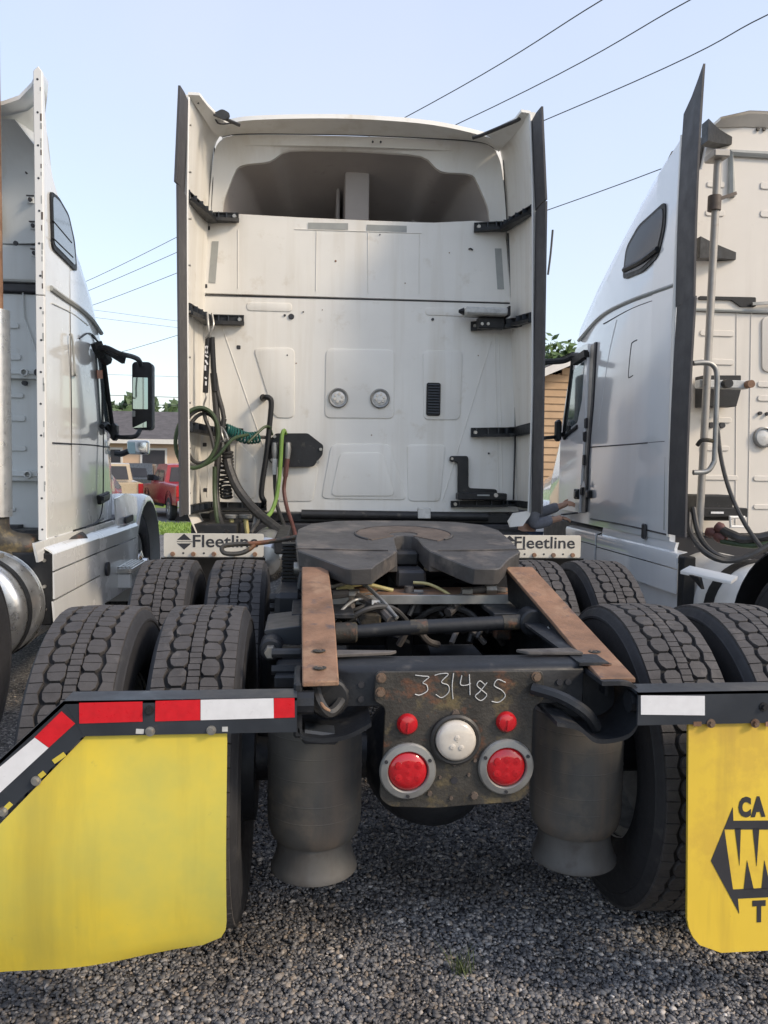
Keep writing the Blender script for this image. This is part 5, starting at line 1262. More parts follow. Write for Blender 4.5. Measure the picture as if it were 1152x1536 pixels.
# rear fairing: outer skin from the trailing flange to the sleeper, top sweeping down
rows = []
for y, zt in ((2.50,3.86),(2.53,3.62),(2.58,3.43),(2.66,3.30),(2.74,3.24),(2.86,3.17),(3.03,3.10)):
    rows.append([(XL-.004*math.sin(t*3), y, 1.02+(zt-1.02)*t) for t in [k/14 for k in range(15)]])
MB().shell(rows, (-.04,0,0)).build('side_fairing', 'left_paint', L, smooth=50)
fl = MB().bx(XL-.05, XL+.002, 2.462, 2.498, 1.01, 2.52).build('trailing_flange', 'white_paint', L, bevel=.004)
MB().prism([(XL-.05,2.462,2.525),(XL+.002,2.462,2.525),(XL+.002,2.462,3.86),(XL-.02,2.462,3.89),(XL-.05,2.462,3.86)], (0,.036,0)).build('trailing_flange', 'white_paint', L, bevel=.004)
rng = random.Random(4)
for k in range(15):
    z = 1.08+k*.195
    MB().disc(.007, .007, .001, -.0015, (XL-.022+rng.uniform(-.004,.004),2.462,z), 'Y', 8).build('flange_hole', 'ink', fl)
for k in range(26):
    z = rng.uniform(1.2,3.75); h = rng.uniform(.015,.05)
    MB().bx(XL-.012, XL-.006+rng.uniform(0,.006), 2.4612, 2.464, z, z+h).build('paint_chip', 'worn_grease' if k % 4 == 0 else 'tape_grey', fl)
# back wall
YB = 3.0
MB().bx(-4.5, XL-.045, YB, YB+.02, 1.03, 2.63).build('lower_back_panel', 'left_back', L)
MB().bx(-4.5, XL-.045, YB-.03, YB+.02, 2.64, 2.70).build('panel_ledge', 'ink', L, bevel=.008)
MB().bx(-4.5, XL-.045, YB-.06, YB+.02, 2.705, 2.95).build('upper_ledge', 'left_back', L, bevel=.03, seg=3)
# upper wall, leaning back, with the roof extender curling over it
rows = []
for k in range(9):
    t = k/8; z = 2.95+t*.70; y = YB-.05-.05*t-.22*t**4
    rows.append([(x, y-(.10*max(0, (x+2.55)/.45)**2), z-.22*max(0,(x+2.30)/.2)**2*(t > .99)) for x in (-4.5,-3.6,-3.0,-2.7,-2.55,-2.4,-2.25,-2.12)])
MB().shell(rows, (0,.02,0)).build('upper_back_panel', 'left_back', L, smooth=60)
top = [(-2.05,3.88),(-2.10,3.80),(-2.18,3.73),(-2.28,3.70),(-2.42,3.68),(-2.7,3.70),(-3.3,3.74),(-4.5,3.72)]
MB().shell([[(x, 2.47+.02*i, z) for i, (x, z) in enumerate(top)], [(x, 2.66, z+.01) for x, z in top], [(x-.02-.10*(i < 2), 2.95, z-.02-.10*(i == 0)) for i, (x, z) in enumerate(top)]], (0,0,-.025)).build('roof_extender', 'left_paint', L, smooth=60)
MB().shell([[(x, 2.66, z-.03) for x, z in top[1:]], [(x-.01, 2.82, z-.2) for x, z in top[1:]], [(x-.02, 2.93, z-.42) for x, z in top[1:]]], (0,.02,0)).build('roof_extender_lining', 'left_back', L, smooth=60)
MB().prism(round_poly([(-4.3,YB-.10,2.98),(-2.42,YB-.10,2.98),(-2.46,YB-.12,3.3),(-2.62,YB-.14,3.62),(-4.3,YB-.14,3.66)], .12, 6), (0,-.012,0)).build('stamped_field', 'left_back', L, bevel=.006, seg=2)
for p in ((-2.327, 2.780, 3.751), (-2.277, 2.800, 3.683), (-2.259, 2.840, 3.540), (-2.247, 2.860, 3.387), (-2.235, 2.870, 3.219), (-2.223, 2.880, 3.055), (-2.220, 2.890, 2.880)):
    c = MB().obox(p, (.045,.012,.045)).build('panel_clip', 'left_back', L, bevel=.003)
    MB().disc(.014, .012, .0, -.016, (p[0],p[1]-.004,p[2]), 'Y', 10).build('clip_bolt', 'ink', c)
    MB().obox((p[0],p[1]-.008,p[2]+.026), (.05,.01,.006)).build('clip_edge', 'ink', c)
MB().disc(.016, .014, .0, -.012, (-2.335, 2.880, 2.938), 'Y', 12).build('plug', 'ink', L)
def rib(a, c, m='left_back', par=None, d=.010, h=.03):
    MB().prism(rrect(a[0], c[0], min(a[2],c[2])-h/2, max(a[2],c[2])+h/2, h*.49, a[1]), (0,-d,0)).build('pressed_rib', m, par or L, bevel=.004)
for a, c in (((-2.744, 2.998, 2.415), (-2.360, 2.998, 2.423)), ((-2.747, 2.998, 2.202), (-2.350, 2.998, 2.213)), ((-2.751, 2.998, 1.947), (-2.335, 2.998, 1.952)), ((-2.754, 2.998, 1.790), (-2.324, 2.998, 1.799)), ((-2.757, 2.998, 1.587), (-2.322, 2.998, 1.594)), ((-2.764, 2.998, 1.175), (-2.397, 2.998, 1.173))): rib(a, c)
for a, c, q in (((-2.733, 2.960, 2.122), (-2.199, 2.960, 2.060), (-2.220, 2.930, 2.101)), ((-2.744, 2.960, 1.443), (-2.180, 2.960, 1.369), (-2.205, 2.930, 1.414))):
    r = MB().bx(a[0], c[0], 2.95, 2.999, c[2], a[2]).build('cross_rail', 'left_back', L, bevel=.008, seg=2)
    MB().bx(a[0], c[0]-.02, 2.940, 2.951, c[2]+.03, a[2]-.03).build('rail_bead', 'left_back', r, bevel=.004)
    MB().disc(.027, .024, .02, -.012, q, 'Y', 14).build('rail_grommet', 'ink', r)
    MB().lathe([(.026,.02),(.026,-.01),(.018,-.012),(.016,.0)], (q[0]-.09, q[1], q[2]), 'Y', 14).build('rail_grommet', 'left_back', r)
MB().tube([(-2.333, 2.990, 2.680), (-2.326, 2.990, 2.481), (-2.259, 2.990, 2.282), (-2.234, 2.990, 2.157)], .006, 5).build('stamped_crease', 'left_back', L)
MB().disc(.018, .016, 0, -.03, (-2.323, 2.990, 2.033), 'Y', 10).build('plug', 'ink', L)
MB().bx(-2.6, -2.35, 2.9, 3.0, 1.035, 1.07).build('floor_slot', 'ink', L)
MB().bx(-4.4, XL-.1, 3.1, 5.6, .62, 1.02).build('underbody', 'ink', L, bevel=.02)
# exhaust stack and elbow at the frame edge
ex = (-2.277, 2.450, 1.878)
st = MB().tube([(ex[0]-.06,2.45,1.16),(ex[0]-.06,2.45,2.42)], .105, 24).build('exhaust_shield', 'aluminium', L, smooth=60)
MB().tube([(ex[0]-.07,2.45,2.42),(ex[0]-.07,2.45,4.02)], .077, 20).build('exhaust_pipe', 'rust', L, smooth=60)
MB().tube(spline([(ex[0]-.07,2.45,4.0),(ex[0]-.09,2.46,4.09),(ex[0]-.15,2.5,4.18)], 4), .06, 16).build('exhaust_tip', 'rust_plate', L)
MB().tube(spline([(ex[0]-.06,2.45,1.2),(ex[0]-.05,2.46,1.05),(ex[0]+.03,2.5,.98),(ex[0]+.15,2.6,.96),(-2.05,3.2,.93)], 5), .085, 16).build('exhaust_elbow', 'rust_plate', L)
MB().bx(-2.5, -2.1, 2.75, 3.0, .90, 1.05).build('cab_mount', 'black_metal', L, bevel=.02)

# flank details: window, seam, belt line, door
def onX(pts, X, dx, th, name, m, par, r=0.0, smooth=35, bevel=0):
    P = [(X+dx, p[1], p[2]) for p in pts]
    if r: P = round_poly(P, r)
    return MB().prism(P, (-th if dx > 0 else th, 0, 0)).build(name, m, par, smooth=smooth, bevel=bevel)
wf = onX([(-2.030, 2.588, 3.194), (-2.030, 2.750, 3.207), (-2.030, 2.966, 3.163), (-2.030, 3.101, 3.024), (-2.030, 3.152, 2.828), (-2.030, 2.838, 2.840), (-2.030, 2.616, 2.850)], XL, .012, .03, 'sleeper_window', 'black_plastic', L, .04)
onX([(-2.030, 2.614, 3.174), (-2.030, 2.749, 3.181), (-2.030, 2.935, 3.141), (-2.030, 3.053, 3.011), (-2.030, 3.104, 2.858), (-2.030, 2.839, 2.870), (-2.030, 2.631, 2.878)], XL, .016, .003, 'pane', 'glass_window', wf, .04)
for a, c in (((-2.016, 2.589, 3.016), (-2.016, 3.003, 2.989)), ((-2.016, 2.586, 2.908), (-2.016, 3.032, 2.899))): MB().tube([(XL+.016,)+a[1:], (XL+.016,)+c[1:]], .005, 5).build('window_bar', 'black_plastic', wf)
def crease(pts, r, name, m, par): return MB().tube(spline(pts, 6), r, 6).build(name, m, par)
crease([(-2.028, 2.589, 2.595), (-2.028, 2.852, 2.592), (-2.028, 3.211, 2.592), (-2.028, 3.565, 2.571), (-2.028, 3.840, 2.517)], .018, 'roof_joint', 'tape_grey', L)
crease([(-2.030, 2.619, 2.506), (-2.030, 3.055, 2.525), (-2.030, 3.460, 2.513)], .004, 'panel_crease', 'left_paint', L)
crease([(-2.030, 2.604, 1.623), (-2.030, 3.060, 1.628), (-2.030, 3.586, 1.632), (-2.030, 4.084, 1.628)], .006, 'panel_seam', 'ink', L)
# door: raised panel from the gap to the windscreen pillar
dg = [(-2.030, 3.200, 1.944), (-2.030, 3.217, 2.518)]
crease([(-2.025, 3.211, 2.377), (-2.025, 3.476, 2.458), (-2.025, 3.704, 2.434), (-2.020, 3.781, 2.276), (-2.015, 3.815, 1.994), (-2.010, 3.805, 1.575), (-2.010, 3.731, 1.104), (-2.020, 3.310, 1.022)], .005, 'door_gap', 'ink', L)
hd = crease([(-2.020, 2.968, 2.366), (-2.000, 2.943, 2.349), (-2.000, 2.985, 2.198), (-2.000, 2.999, 2.110), (-2.020, 3.086, 2.105)], .008, 'grab_handle', 'tape_grey', L)
dw = onX([(-2.030, 3.663, 2.346), (-2.030, 3.844, 2.372), (-2.030, 4.030, 2.118), (-2.030, 4.202, 1.758), (-2.030, 4.132, 1.733), (-2.030, 3.788, 1.783)], XL, .012, .02, 'door_window', 'glass_window', L, .02)
MB().tube(spline([(-2.005, 3.764, 2.382), (-2.005, 3.863, 2.208), (-2.000, 3.945, 2.005), (-2.000, 4.096, 1.743)], 5), .018, 8).build('windscreen_pillar', 'black_plastic', L)
MB().tube(spline([(-2.000, 3.728, 1.781), (-2.000, 3.875, 1.809), (-2.000, 4.050, 1.742)], 5), .02, 8).build('window_corner', 'black_plastic', dw)
MB().prism([(-2.012, 3.627, 2.206), (-2.012, 3.788, 2.225), (-2.012, 3.807, 2.160), (-2.012, 3.645, 2.142)], (.003,0,0)).build('window_sticker', 'sticker', dw, smooth=0)
lh = onX([(-2.000, 3.555, 1.252), (-2.000, 3.862, 1.273), (-2.000, 3.861, 1.203), (-2.000, 3.592, 1.179)], -1.995, .02, .03, 'door_latch', 'black_plastic', L, bevel=.006)
MB().bar((-1.97,)+((-2.000, 3.613, 1.225))[1:], (-1.97,)+((-2.000, 3.819, 1.242))[1:], .02, .03).build('latch_handle', 'bar_metal', lh)
crease([(-2.030, 2.626, 1.016), (-2.030, 3.042, 1.006), (-2.030, 3.383, 1.012), (-2.020, 3.833, 1.056)], .007, 'sill_gap', 'ink', L)
# door mirror on its arms
mx = -1.74
arm = MB().tube(spline([(-1.980, 3.523, 2.348), (-1.900, 3.473, 2.353), (-1.800, 3.414, 2.308), (-1.750, 3.632, 2.315), (-1.740, 3.828, 2.315), (-1.740, 3.904, 2.283)], 5), .020, 8).build('mirror_arm', 'black_plastic', L)
MB().tube(spline([(-1.990, 3.526, 2.398), (-1.970, 3.561, 2.334), (-1.960, 3.721, 2.295)], 4), .045, 8).build('arm_root', 'black_plastic', arm)
MB().bar((-1.930, 3.497, 2.356), (-1.820, 3.678, 2.288), .03, .05).build('arm_cover', 'black_plastic', arm)
MB().bar((-1.990, 3.414, 2.434), (-1.970, 3.602, 2.390), .01, .01).build('arm_rod', 'black_plastic', arm)
MB().tube(spline([(-1.950, 3.882, 1.789), (-1.920, 3.885, 1.715), (-1.820, 3.758, 1.702), (-1.750, 3.765, 1.714), (-1.740, 3.869, 1.766)], 5), .018, 8).build('mirror_arm', 'black_plastic', L)
MB().obox((-1.950, 3.926, 1.748), (.05,.12,.14)).build('arm_root', 'black_plastic', arm, bevel=.02)
a, c = (-1.830, 4.000, 2.324), (-1.671, 4.000, 1.773)
mh = MB().prism(rrect(a[0], c[0], c[2], a[2], .035, 4.0), (0,.14,0)).build('door_mirror', 'black_plastic', L, bevel=.012, seg=2)
a, c = (-1.819, 3.996, 2.195), (-1.701, 3.996, 1.940)
MB().prism(rrect(a[0], c[0], c[2], a[2], .006, 3.994), (0,-.004,0)).build('mirror_glass', 'mirror_glass', mh, smooth=0)
MB().prism([(-1.822, 3.990, 1.786), (-1.711, 3.990, 1.793), (-1.711, 3.990, 1.842)], (0,-.004,0)).build('convex_glass', 'mirror_glass', mh, smooth=0)
MB().prism(rrect(((-1.827, 3.990, 1.926))[0], ((-1.801, 3.990, 1.926))[0], ((-1.801, 3.990, 1.878))[2], ((-1.801, 3.990, 1.926))[2], .004, 3.99), (0,-.003,0)).build('glass_chip', 'tape_grey', mh)
# hood mirror
a, c = (-2.111, 5.100, 1.718), (-1.910, 5.100, 1.582)
hm = MB().prism(rrect(a[0], c[0], c[2], a[2], .025, 5.1), (0,.10,0)).build('hood_mirror', 'chrome', L, bevel=.02, seg=2)
MB().prism([(a[0]+.01,5.098,c[2]+.01),(a[0]+.085,5.098,c[2]+.01),(a[0]+.075,5.098,a[2]-.02),(a[0]+.01,5.098,a[2]-.02)], (0,-.004,0)).build('mirror_glass', 'mirror_glass', hm)
MB().tube(spline([(-2.222, 5.100, 1.590), (-2.161, 5.100, 1.585), (-2.099, 5.100, 1.611)], 4), .028, 8).build('mirror_arm', 'black_plastic', hm)

# skirt, fender and wheel
XS = -1.955
sk = MB().shell([[(XL+.01,2.35,.985),(XL+.01,3.0,.985),(XL+.01,3.45,.985)], [(XS-.012,2.35,.955),(XS-.012,3.0,.955),(XS-.012,3.45,.955)], [(XS,2.35,.935),(XS,3.0,.935),(XS,3.45,.935)], [(XS,2.35,.835),(XS,3.0,.835),(XS,3.45,.835)]], (-.012,0,-.004)).build('skirt_panel', 'left_paint', L, smooth=30)
MB().shell([[(XS+.002,2.35,.825),(XS+.002,3.45,.825)], [(XS+.006,2.35,.66),(XS+.006,3.45,.66)]], (-.012,0,0)).build('skirt_panel', 'left_paint', L)
MB().shell([[(XS+.004,2.33,.648),(XS+.004,3.45,.648)], [(XS+.02,2.33,.42),(XS+.02,3.45,.42)]], (-.012,0,0)).build('skirt_panel', 'left_paint', L)
MB().shell([[(XL+.005,3.456,.985),(XL+.01,4.0,.985),(XL+.02,4.75,.985)], [(XS-.012,3.456,.955),(XS-.01,4.0,.955),(XS,4.75,.955)], [(XS,3.456,.93),(XS+.01,4.0,.93),(XS+.02,4.75,.93)], [(XS,3.456,.835),(XS+.01,4.0,.835),(XS+.02,4.75,.835)]], (-.012,0,-.004)).build('skirt_panel', 'left_paint', L, smooth=30)
MB().shell([[(XS,3.456,.825),(XS+.01,4.0,.825),(XS+.02,4.75,.825)], [(XS+.004,3.456,.42),(XS+.014,4.0,.42),(XS+.02,4.75,.42)]], (-.012,0,0)).build('skirt_panel', 'left_paint', L)
MB().shell([[(XL+.015,2.2,1.02),(XL+.015,3.3,1.02),(XL+.015,4.2,1.02)], [(XL+.02,2.2,.99),(XL+.02,3.3,.99),(XL+.02,4.2,.99)], [(XL+.02,2.25,.90),(XL+.02,3.3,.93),(XL+.02,4.2,.95)]], (-.015,0,0)).build('sill_panel', 'left_paint', L, smooth=40)
MB().bx(-2.30, XS-.006, 2.34, 2.40, .50, .945).build('skirt_end_plate', 'black_plastic', L, bevel=.008)
for z in (.60, .74, .9): MB().disc(.012, .01, 0, -.012, (XS-.05,2.34,z), 'Y', 8).build('bolt', 'bolt_steel', L)
MB().disc(.055, .055, -.005, .012, (XS+.014,3.62,.68), 'X', 20).build('filler_hole', 'ink', L)
sp = MB().bx(XS+.0, XS+.13, 3.95, 4.5, .60, .64).build('step', 'aluminium', L, bevel=.004)
for k in range(4): MB().bx(XS+.012+k*.03, XS+.027+k*.03, 3.96, 4.49, .641, .652).build('step_tread', 'aluminium', sp, bevel=.002)
MB().bx(XS+.0, XS+.12, 3.97, 4.48, .47, .598).build('step_box', 'left_paint', sp, bevel=.01)
# front fender over the steer wheel
FYC, FZC, FR = 5.35, .53, .66
rows = []
for k in range(15):
    a = R_(205-k*215/14); r = FR
    rows.append([(-2.30, FYC-r*math.cos(a)*-1, FZC+r*math.sin(a)), (-2.02, FYC+r*math.cos(a), FZC+r*math.sin(a)*1.02), (-1.965, FYC+r*.985*math.cos(a), FZC+r*.985*math.sin(a)), (-1.955, FYC+r*.93*math.cos(a), FZC+r*.93*math.sin(a))])
rows = [[(-2.4,)+r[1][1:]]+r[1:] for r in rows]
MB().shell(rows, (0,0,-.012)).build('front_fender', 'left_paint', L, smooth=50)
MB().shell([[(XL+.02,4.2,1.20),(-2.0,4.6,1.23),(-2.0,5.0,1.18)], [(XL+.03,4.2,1.03),(-1.97,4.6,1.05),(-1.97,4.9,1.06)], [(XL+.04,4.2,.96),(-1.96,4.6,.96),(-1.96,4.75,.96)]], (-.015,0,0)).build('fender_side', 'left_paint', L, smooth=50)
MB().prism(round_poly([(-1.955,4.36,1.03),(-1.955,4.64,1.04),(-1.955,4.64,.985),(-1.955,4.36,.975)], .02), (-.02,0,0)).build('fender_slot', 'ink', L)
tyre(L, -2.17, FYC, .515, flip=False, seed=3)
MB().lathe([(.001,.17),(.05,.165),(.06,.12),(.12,.10),(.14,.02)], (-2.13,FYC,.515), 'X', 24).build('wheel_hub', 'chrome', L)
tyre(L, -4.43, FYC, .515, flip=True, seed=5)
# fuel tank with black straps, drive tyres nearer to us
tk = MB().lathe([(.001,1.92),(.20,1.925),(.29,1.94),(.315,1.965),(.325,1.99),(.325,3.4),(.30,3.44),(.001,3.45)], (-2.33,0,.635), 'Y', 48).build('fuel_tank', 'aluminium', L, smooth=50)
for y in (2.06, 2.34): MB().lathe([(.327,y-.025),(.336,y-.025),(.336,y+.025),(.327,y+.025)], (-2.33,0,.635), 'Y', 48).build('tank_strap', 'black_plastic' if y < 2.2 else 'chrome', tk)
MB().bar((-2.42,2.2,.955), (-2.2,2.2,.945), .06, .02).build('tank_step', 'bolt_steel', tk)
for y in (1.25, -.07):
    for x in (-2.12, -2.46, -4.04, -4.38): tyre(L, x, y, .515, flip=x < -3.3, seed=y*3+x)
for s in (-1, 1): MB().bx(-3.3+s*.425-.005, -3.3+s*.425+.005, -.9, 6, .70, .965).build('frame_rail', 'frame_metal', L)

# ================================================================ RIGHT TRUCK
G = thing('semi_truck', 'white semi truck on the right with grey-blue flank and tall black rubber flap', 'semi truck', (3.27, 2.0, 0), 'semi trucks parked side by side')
XR = 2.0
cab_body(G, 3.27, 1.27, 0, [(2.76,1.27,3.55,3.85),(3.1,1.27,3.42,3.70),(3.41,1.268,3.28,3.55),(3.9,1.265,3.03,3.25),(4.36,1.255,2.76,2.92),(4.6,1.24,2.38,2.5),(4.84,1.215,1.98,2.08),(5.2,1.20,1.50,1.62),(5.22,1.2,1.4,1.5)], 'flank_paint', 1.03)
cab_body(G, 3.27, 1.2, 0, [(5.225,1.17,1.44,1.55),(5.9,1.06,1.38,1.48),(6.6,.95,1.22,1.35),(6.75,.9,.95,1.1)], 'flank_paint', .72, 'hood')
# rear fairing with the long rubber flap behind it
rows = []
for y, zt in ((2.40,3.68),(2.55,3.63),(2.77,3.55)):
    rows.append([(XR+.002-.012*math.sin(math.pi*t), y, 1.03+(zt-1.03)*t) for t in [k/12 for k in range(13)]])
MB().shell(rows, (.04,0,0)).build('side_fairing', 'flank_paint', G, smooth=50)
def rflap(z0, z1a, z1b):
    rows = []
    for k in range(9):
        t = k/8; row = []
        for q, y in enumerate((2.40, 2.30, 2.20, 2.14)):
            z1 = z1a+(z1b-z1a)*q/3
            row.append((XR-.012-.010*(q > 1)-.012*math.sin(t*3), y-.02*t, z0+(z1-z0)*t))
        rows.append(row)
    return MB().shell(rows, (.014,0,0)).build('rubber_flap', 'flap_rubber', G, smooth=50)
rflap(1.08, 2.57, 2.59); rflap(2.576, 3.80, 3.99)
MB().tube(spline([(XR-.004,2.41,1.06),(XR-.014,2.415,2.0),(XR-.014,2.415,2.9),(XR-.004,2.41,3.68)], 5), .012, 6).build('fairing_edge', 'white_paint', G)
# flank details
wf = onX([(2.000, 3.306, 2.958), (2.000, 3.261, 3.187), (2.000, 3.040, 3.291), (2.000, 2.603, 3.326), (2.000, 2.599, 3.153), (2.000, 2.687, 2.975), (2.000, 2.943, 2.932)], XR, -.014, .03, 'sleeper_window', 'black_plastic', G, .06)
wg = onX([(2.000, 3.270, 2.985), (2.000, 3.222, 3.167), (2.000, 3.015, 3.265), (2.000, 2.631, 3.300), (2.000, 2.630, 3.162), (2.000, 2.720, 3.002), (2.000, 2.957, 2.959)], XR, -.018, .003, 'pane', 'glass_dark', wf, .06)
MB().tube(spline([(XR-.018,)+((2.000, 3.261, 3.022))[1:], (XR-.018,)+((2.000, 2.949, 3.009))[1:], (XR-.018,)+((2.000, 2.691, 3.026))[1:]], 4), .022, 6).build('window_bar', 'black_plastic', wf)
crease([(1.999, 4.291, 2.649), (1.999, 3.785, 2.762), (1.999, 3.239, 2.772), (1.999, 2.448, 2.727)], .016, 'roof_joint', 'tape_grey', G)
crease([(1.999, 3.706, 2.694), (1.999, 3.110, 2.708), (1.999, 2.463, 2.674)], .004, 'panel_seam', 'ink', G)
crease([(1.999, 3.425, 2.676), (1.999, 3.581, 2.385), (1.999, 3.742, 1.857)], .003, 'panel_crease', 'flank_paint', G)
crease([(1.998, 3.943, 1.691), (1.998, 3.151, 1.694), (1.998, 2.504, 1.700)], .006, 'panel_seam', 'ink', G)
crease([(1.998, 2.494, 1.699), (1.998, 2.489, 2.154), (1.998, 2.490, 2.552)], .004, 'panel_seam', 'tape_grey', G)
crease([(1.998, 2.493, 1.690), (1.998, 2.490, 1.393), (1.998, 2.478, 1.100)], .004, 'panel_seam', 'tape_grey', G)
crease([(1.997, 3.015, 2.457), (1.997, 3.086, 2.453), (1.997, 3.120, 2.424), (1.997, 3.153, 2.220), (1.997, 3.126, 2.197), (1.997, 3.066, 2.205)], .005, 'handle_recess', 'ink', G)
crease([(1.999, 3.864, 1.083), (1.999, 3.105, 1.084), (1.999, 2.438, 1.072)], .006, 'sill_gap', 'ink', G)
# door standing a little proud, with its gap, jamb and window
dr = onX([(2.000, 4.288, 2.577), (2.000, 3.973, 2.577), (2.000, 3.995, 1.870), (2.000, 4.082, 1.116), (2.000, 4.646, 1.119), (2.000, 4.645, 1.807), (2.000, 4.475, 2.259)], XR, -.03, .035, 'door', 'flank_paint', G, .02, bevel=.004)
onX([(2.000, 3.955, 2.552), (2.000, 3.863, 2.566), (2.000, 3.886, 2.089), (2.000, 3.944, 1.639), (2.000, 3.967, 1.134), (2.000, 4.066, 1.128), (2.000, 4.035, 1.756), (2.000, 3.986, 2.154)], XR, -.012, .014, 'door_jamb', 'pole_paint', G)
onX([(2.000, 3.871, 2.567), (2.000, 3.832, 2.567), (2.000, 3.866, 2.032), (2.000, 3.939, 1.582), (2.000, 3.951, 1.135), (2.000, 3.975, 1.134), (2.000, 3.972, 1.583), (2.000, 3.902, 2.090)], XR, -.014, .014, 'door_gap', 'ink', G)
for k in range(4):
    p = (1.980, 4.015, 1.784) if k == 0 else ((1.980, 3.991, 1.898) if k == 1 else ((1.980, 4.015, 1.583) if k == 2 else (1.980, 4.043, 1.322)))
    MB().obox(p, (.02,.05,.09)).build('door_hinge', 'ink', G, bevel=.006)
onX([(2.000, 4.342, 2.389), (2.000, 4.041, 2.428), (2.000, 4.080, 2.105), (2.000, 4.181, 1.914), (2.000, 4.552, 1.834), (2.000, 4.484, 2.137)], XR, -.034, .006, 'door_window', 'glass_window', dr, .02)
MB().tube(spline([(1.965, 4.326, 2.552), (1.965, 4.365, 2.367), (1.965, 4.450, 2.073), (1.965, 4.521, 1.802), (1.965, 4.410, 1.822), (1.965, 4.165, 1.877)], 5), .018, 8).build('window_rubber', 'black_plastic', dr)
MB().obox((1.960, 4.380, 1.857), (.02,.07,.09)).build('window_corner', 'black_plastic', dr, bevel=.01)
for p, s in (((1.965, 4.133, 1.283), (.02,.11,.09)), ((1.985, 3.891, 1.292), (.03,.11,.07))):
    q = MB().obox(p, s).build('door_latch', 'black_plastic', G, bevel=.008)
    MB().obox((p[0]-.015,p[1],p[2]), (.012,.05,.05)).build('latch_handle', 'bar_metal', q, bevel=.004)
MB().prism([(1.964, 4.034, 1.345), (1.964, 3.918, 1.348), (1.964, 3.956, 1.405)], (-.002,0,0)).build('warning_sticker', 'white_tape', dr, smooth=0)
# mirror arms and mirror (mostly hidden behind the centre truck)
ma = MB().tube(spline([(1.970, 3.994, 2.466), (1.930, 4.186, 2.497), (1.850, 4.251, 2.462), (1.700, 4.355, 2.460)], 5), .028, 8).build('mirror_arm', 'black_plastic', G)
MB().bar((1.960, 3.969, 2.491), (1.930, 4.182, 2.444), .05, .06).build('arm_root', 'black_plastic', ma)
MB().bar((1.930, 4.277, 2.533), (1.820, 4.405, 2.481), .012, .012).build('arm_rod', 'black_plastic', ma)
MB().tube(spline([(1.950, 4.479, 1.830), (1.900, 4.516, 1.800), (1.750, 4.460, 1.783)], 4), .018, 8).build('mirror_arm', 'black_plastic', G)
MB().obox((1.900, 4.502, 1.855), (.05,.10,.2)).build('arm_root', 'black_plastic', ma, bevel=.02)
MB().prism(rrect(1.50, 1.72, 1.75, 2.42, .04, 4.85), (0,.13,0)).build('door_mirror', 'black_plastic', G, bevel=.015)
# sills and skirts
XK = 1.965
MB().shell([[(XR+.01,2.32,1.03),(XR+.01,3.6,1.03)], [(XR,2.32,.99),(XR,3.6,.99)], [(XR+.005,2.32,.90),(XR+.005,3.6,.90)]], (.02,0,0)).build('sill_panel', 'flank_paint', G)
def skirt(y0, y1, zt):
    MB().shell([[(XR+.03,y0,zt+.015),(XR+.03,y1,zt+.015)], [(XK+.008,y0,zt),(XK+.008,y1,zt)], [(XK,y0,zt-.02),(XK,y1,zt-.02)], [(XK+.002,y0,zt-.095),(XK+.002,y1,zt-.095)]], (.012,0,-.004)).build('skirt_panel', 'flank_paint', G, smooth=30)
    MB().shell([[(XK,y0,zt-.102),(XK,y1,zt-.102)], [(XK+.0,y0,zt-.26),(XK+.0,y1,zt-.26)]], (.012,0,0)).build('skirt_panel', 'flank_paint', G)
skirt(2.22, 3.62, .965); skirt(3.66, 4.4, .975)
MB().shell([[(XK+.035,2.2,.70),(XK+.035,4.4,.70)], [(XK+.045,2.2,.42),(XK+.045,4.4,.42)]], (.012,0,0)).build('skirt_panel', 'flank_paint', G)
MB().bx(XK+.01, 2.06, 2.14, 2.215, .60, .955).build('skirt_end_plate', 'black_plastic', G, bevel=.008)
MB().obox((1.985, 2.764, 1.067), (.02,.06,.11)).build('skirt_catch', 'ink', G, bevel=.008)
# back wall
YW = 2.75
MB().bx(XR+.045, 4.5, YW, YW+.02, 1.06, 2.62).build('lower_back_panel', 'right_back', G)
MB().prism([(XR+.045,YW+.02,2.625),(4.5,YW+.02,2.625),(4.5,YW+.02,3.92),(2.36,YW+.02,3.92),(2.30,YW+.02,3.6),(XR+.045,YW+.02,3.5)], (0,-.032,0)).build('upper_back_panel', 'right_back', G, bevel=.006)
MB().tube([(XR+.05,YW-.014,2.635),(4.5,YW-.014,2.635)], .012, 6).build('seam_gasket', 'tape_grey', G)
rows = [[(2.36, YW-.02, 3.90), (2.6, YW-.02, 3.92), (3.3, YW-.02, 3.93), (4.5, YW-.02, 3.92)], [(2.38, YW-.10, 3.92), (2.6, YW-.08, 3.985), (3.3, YW-.08, 4.0), (4.5, YW-.08, 3.98)], [(2.54, YW+.3, 3.94), (2.6, YW+.3, 4.03), (3.3, YW+.3, 4.05), (4.5, YW+.3, 4.03)]]
MB().shell(rows, (0,0,-.02)).build('roof_cap', 'right_back', G, smooth=50)
for p in ((2.699, 2.730, 3.888), (2.744, 2.730, 3.890)): MB().disc(.014, .012, .0, -.008, p, 'Y', 10).build('plug', 'rust_plate', G)
MB().bx(XR+.06, 4.5, 3.0, 5.4, .62, 1.02).build('underbody', 'ink', G, bevel=.02)
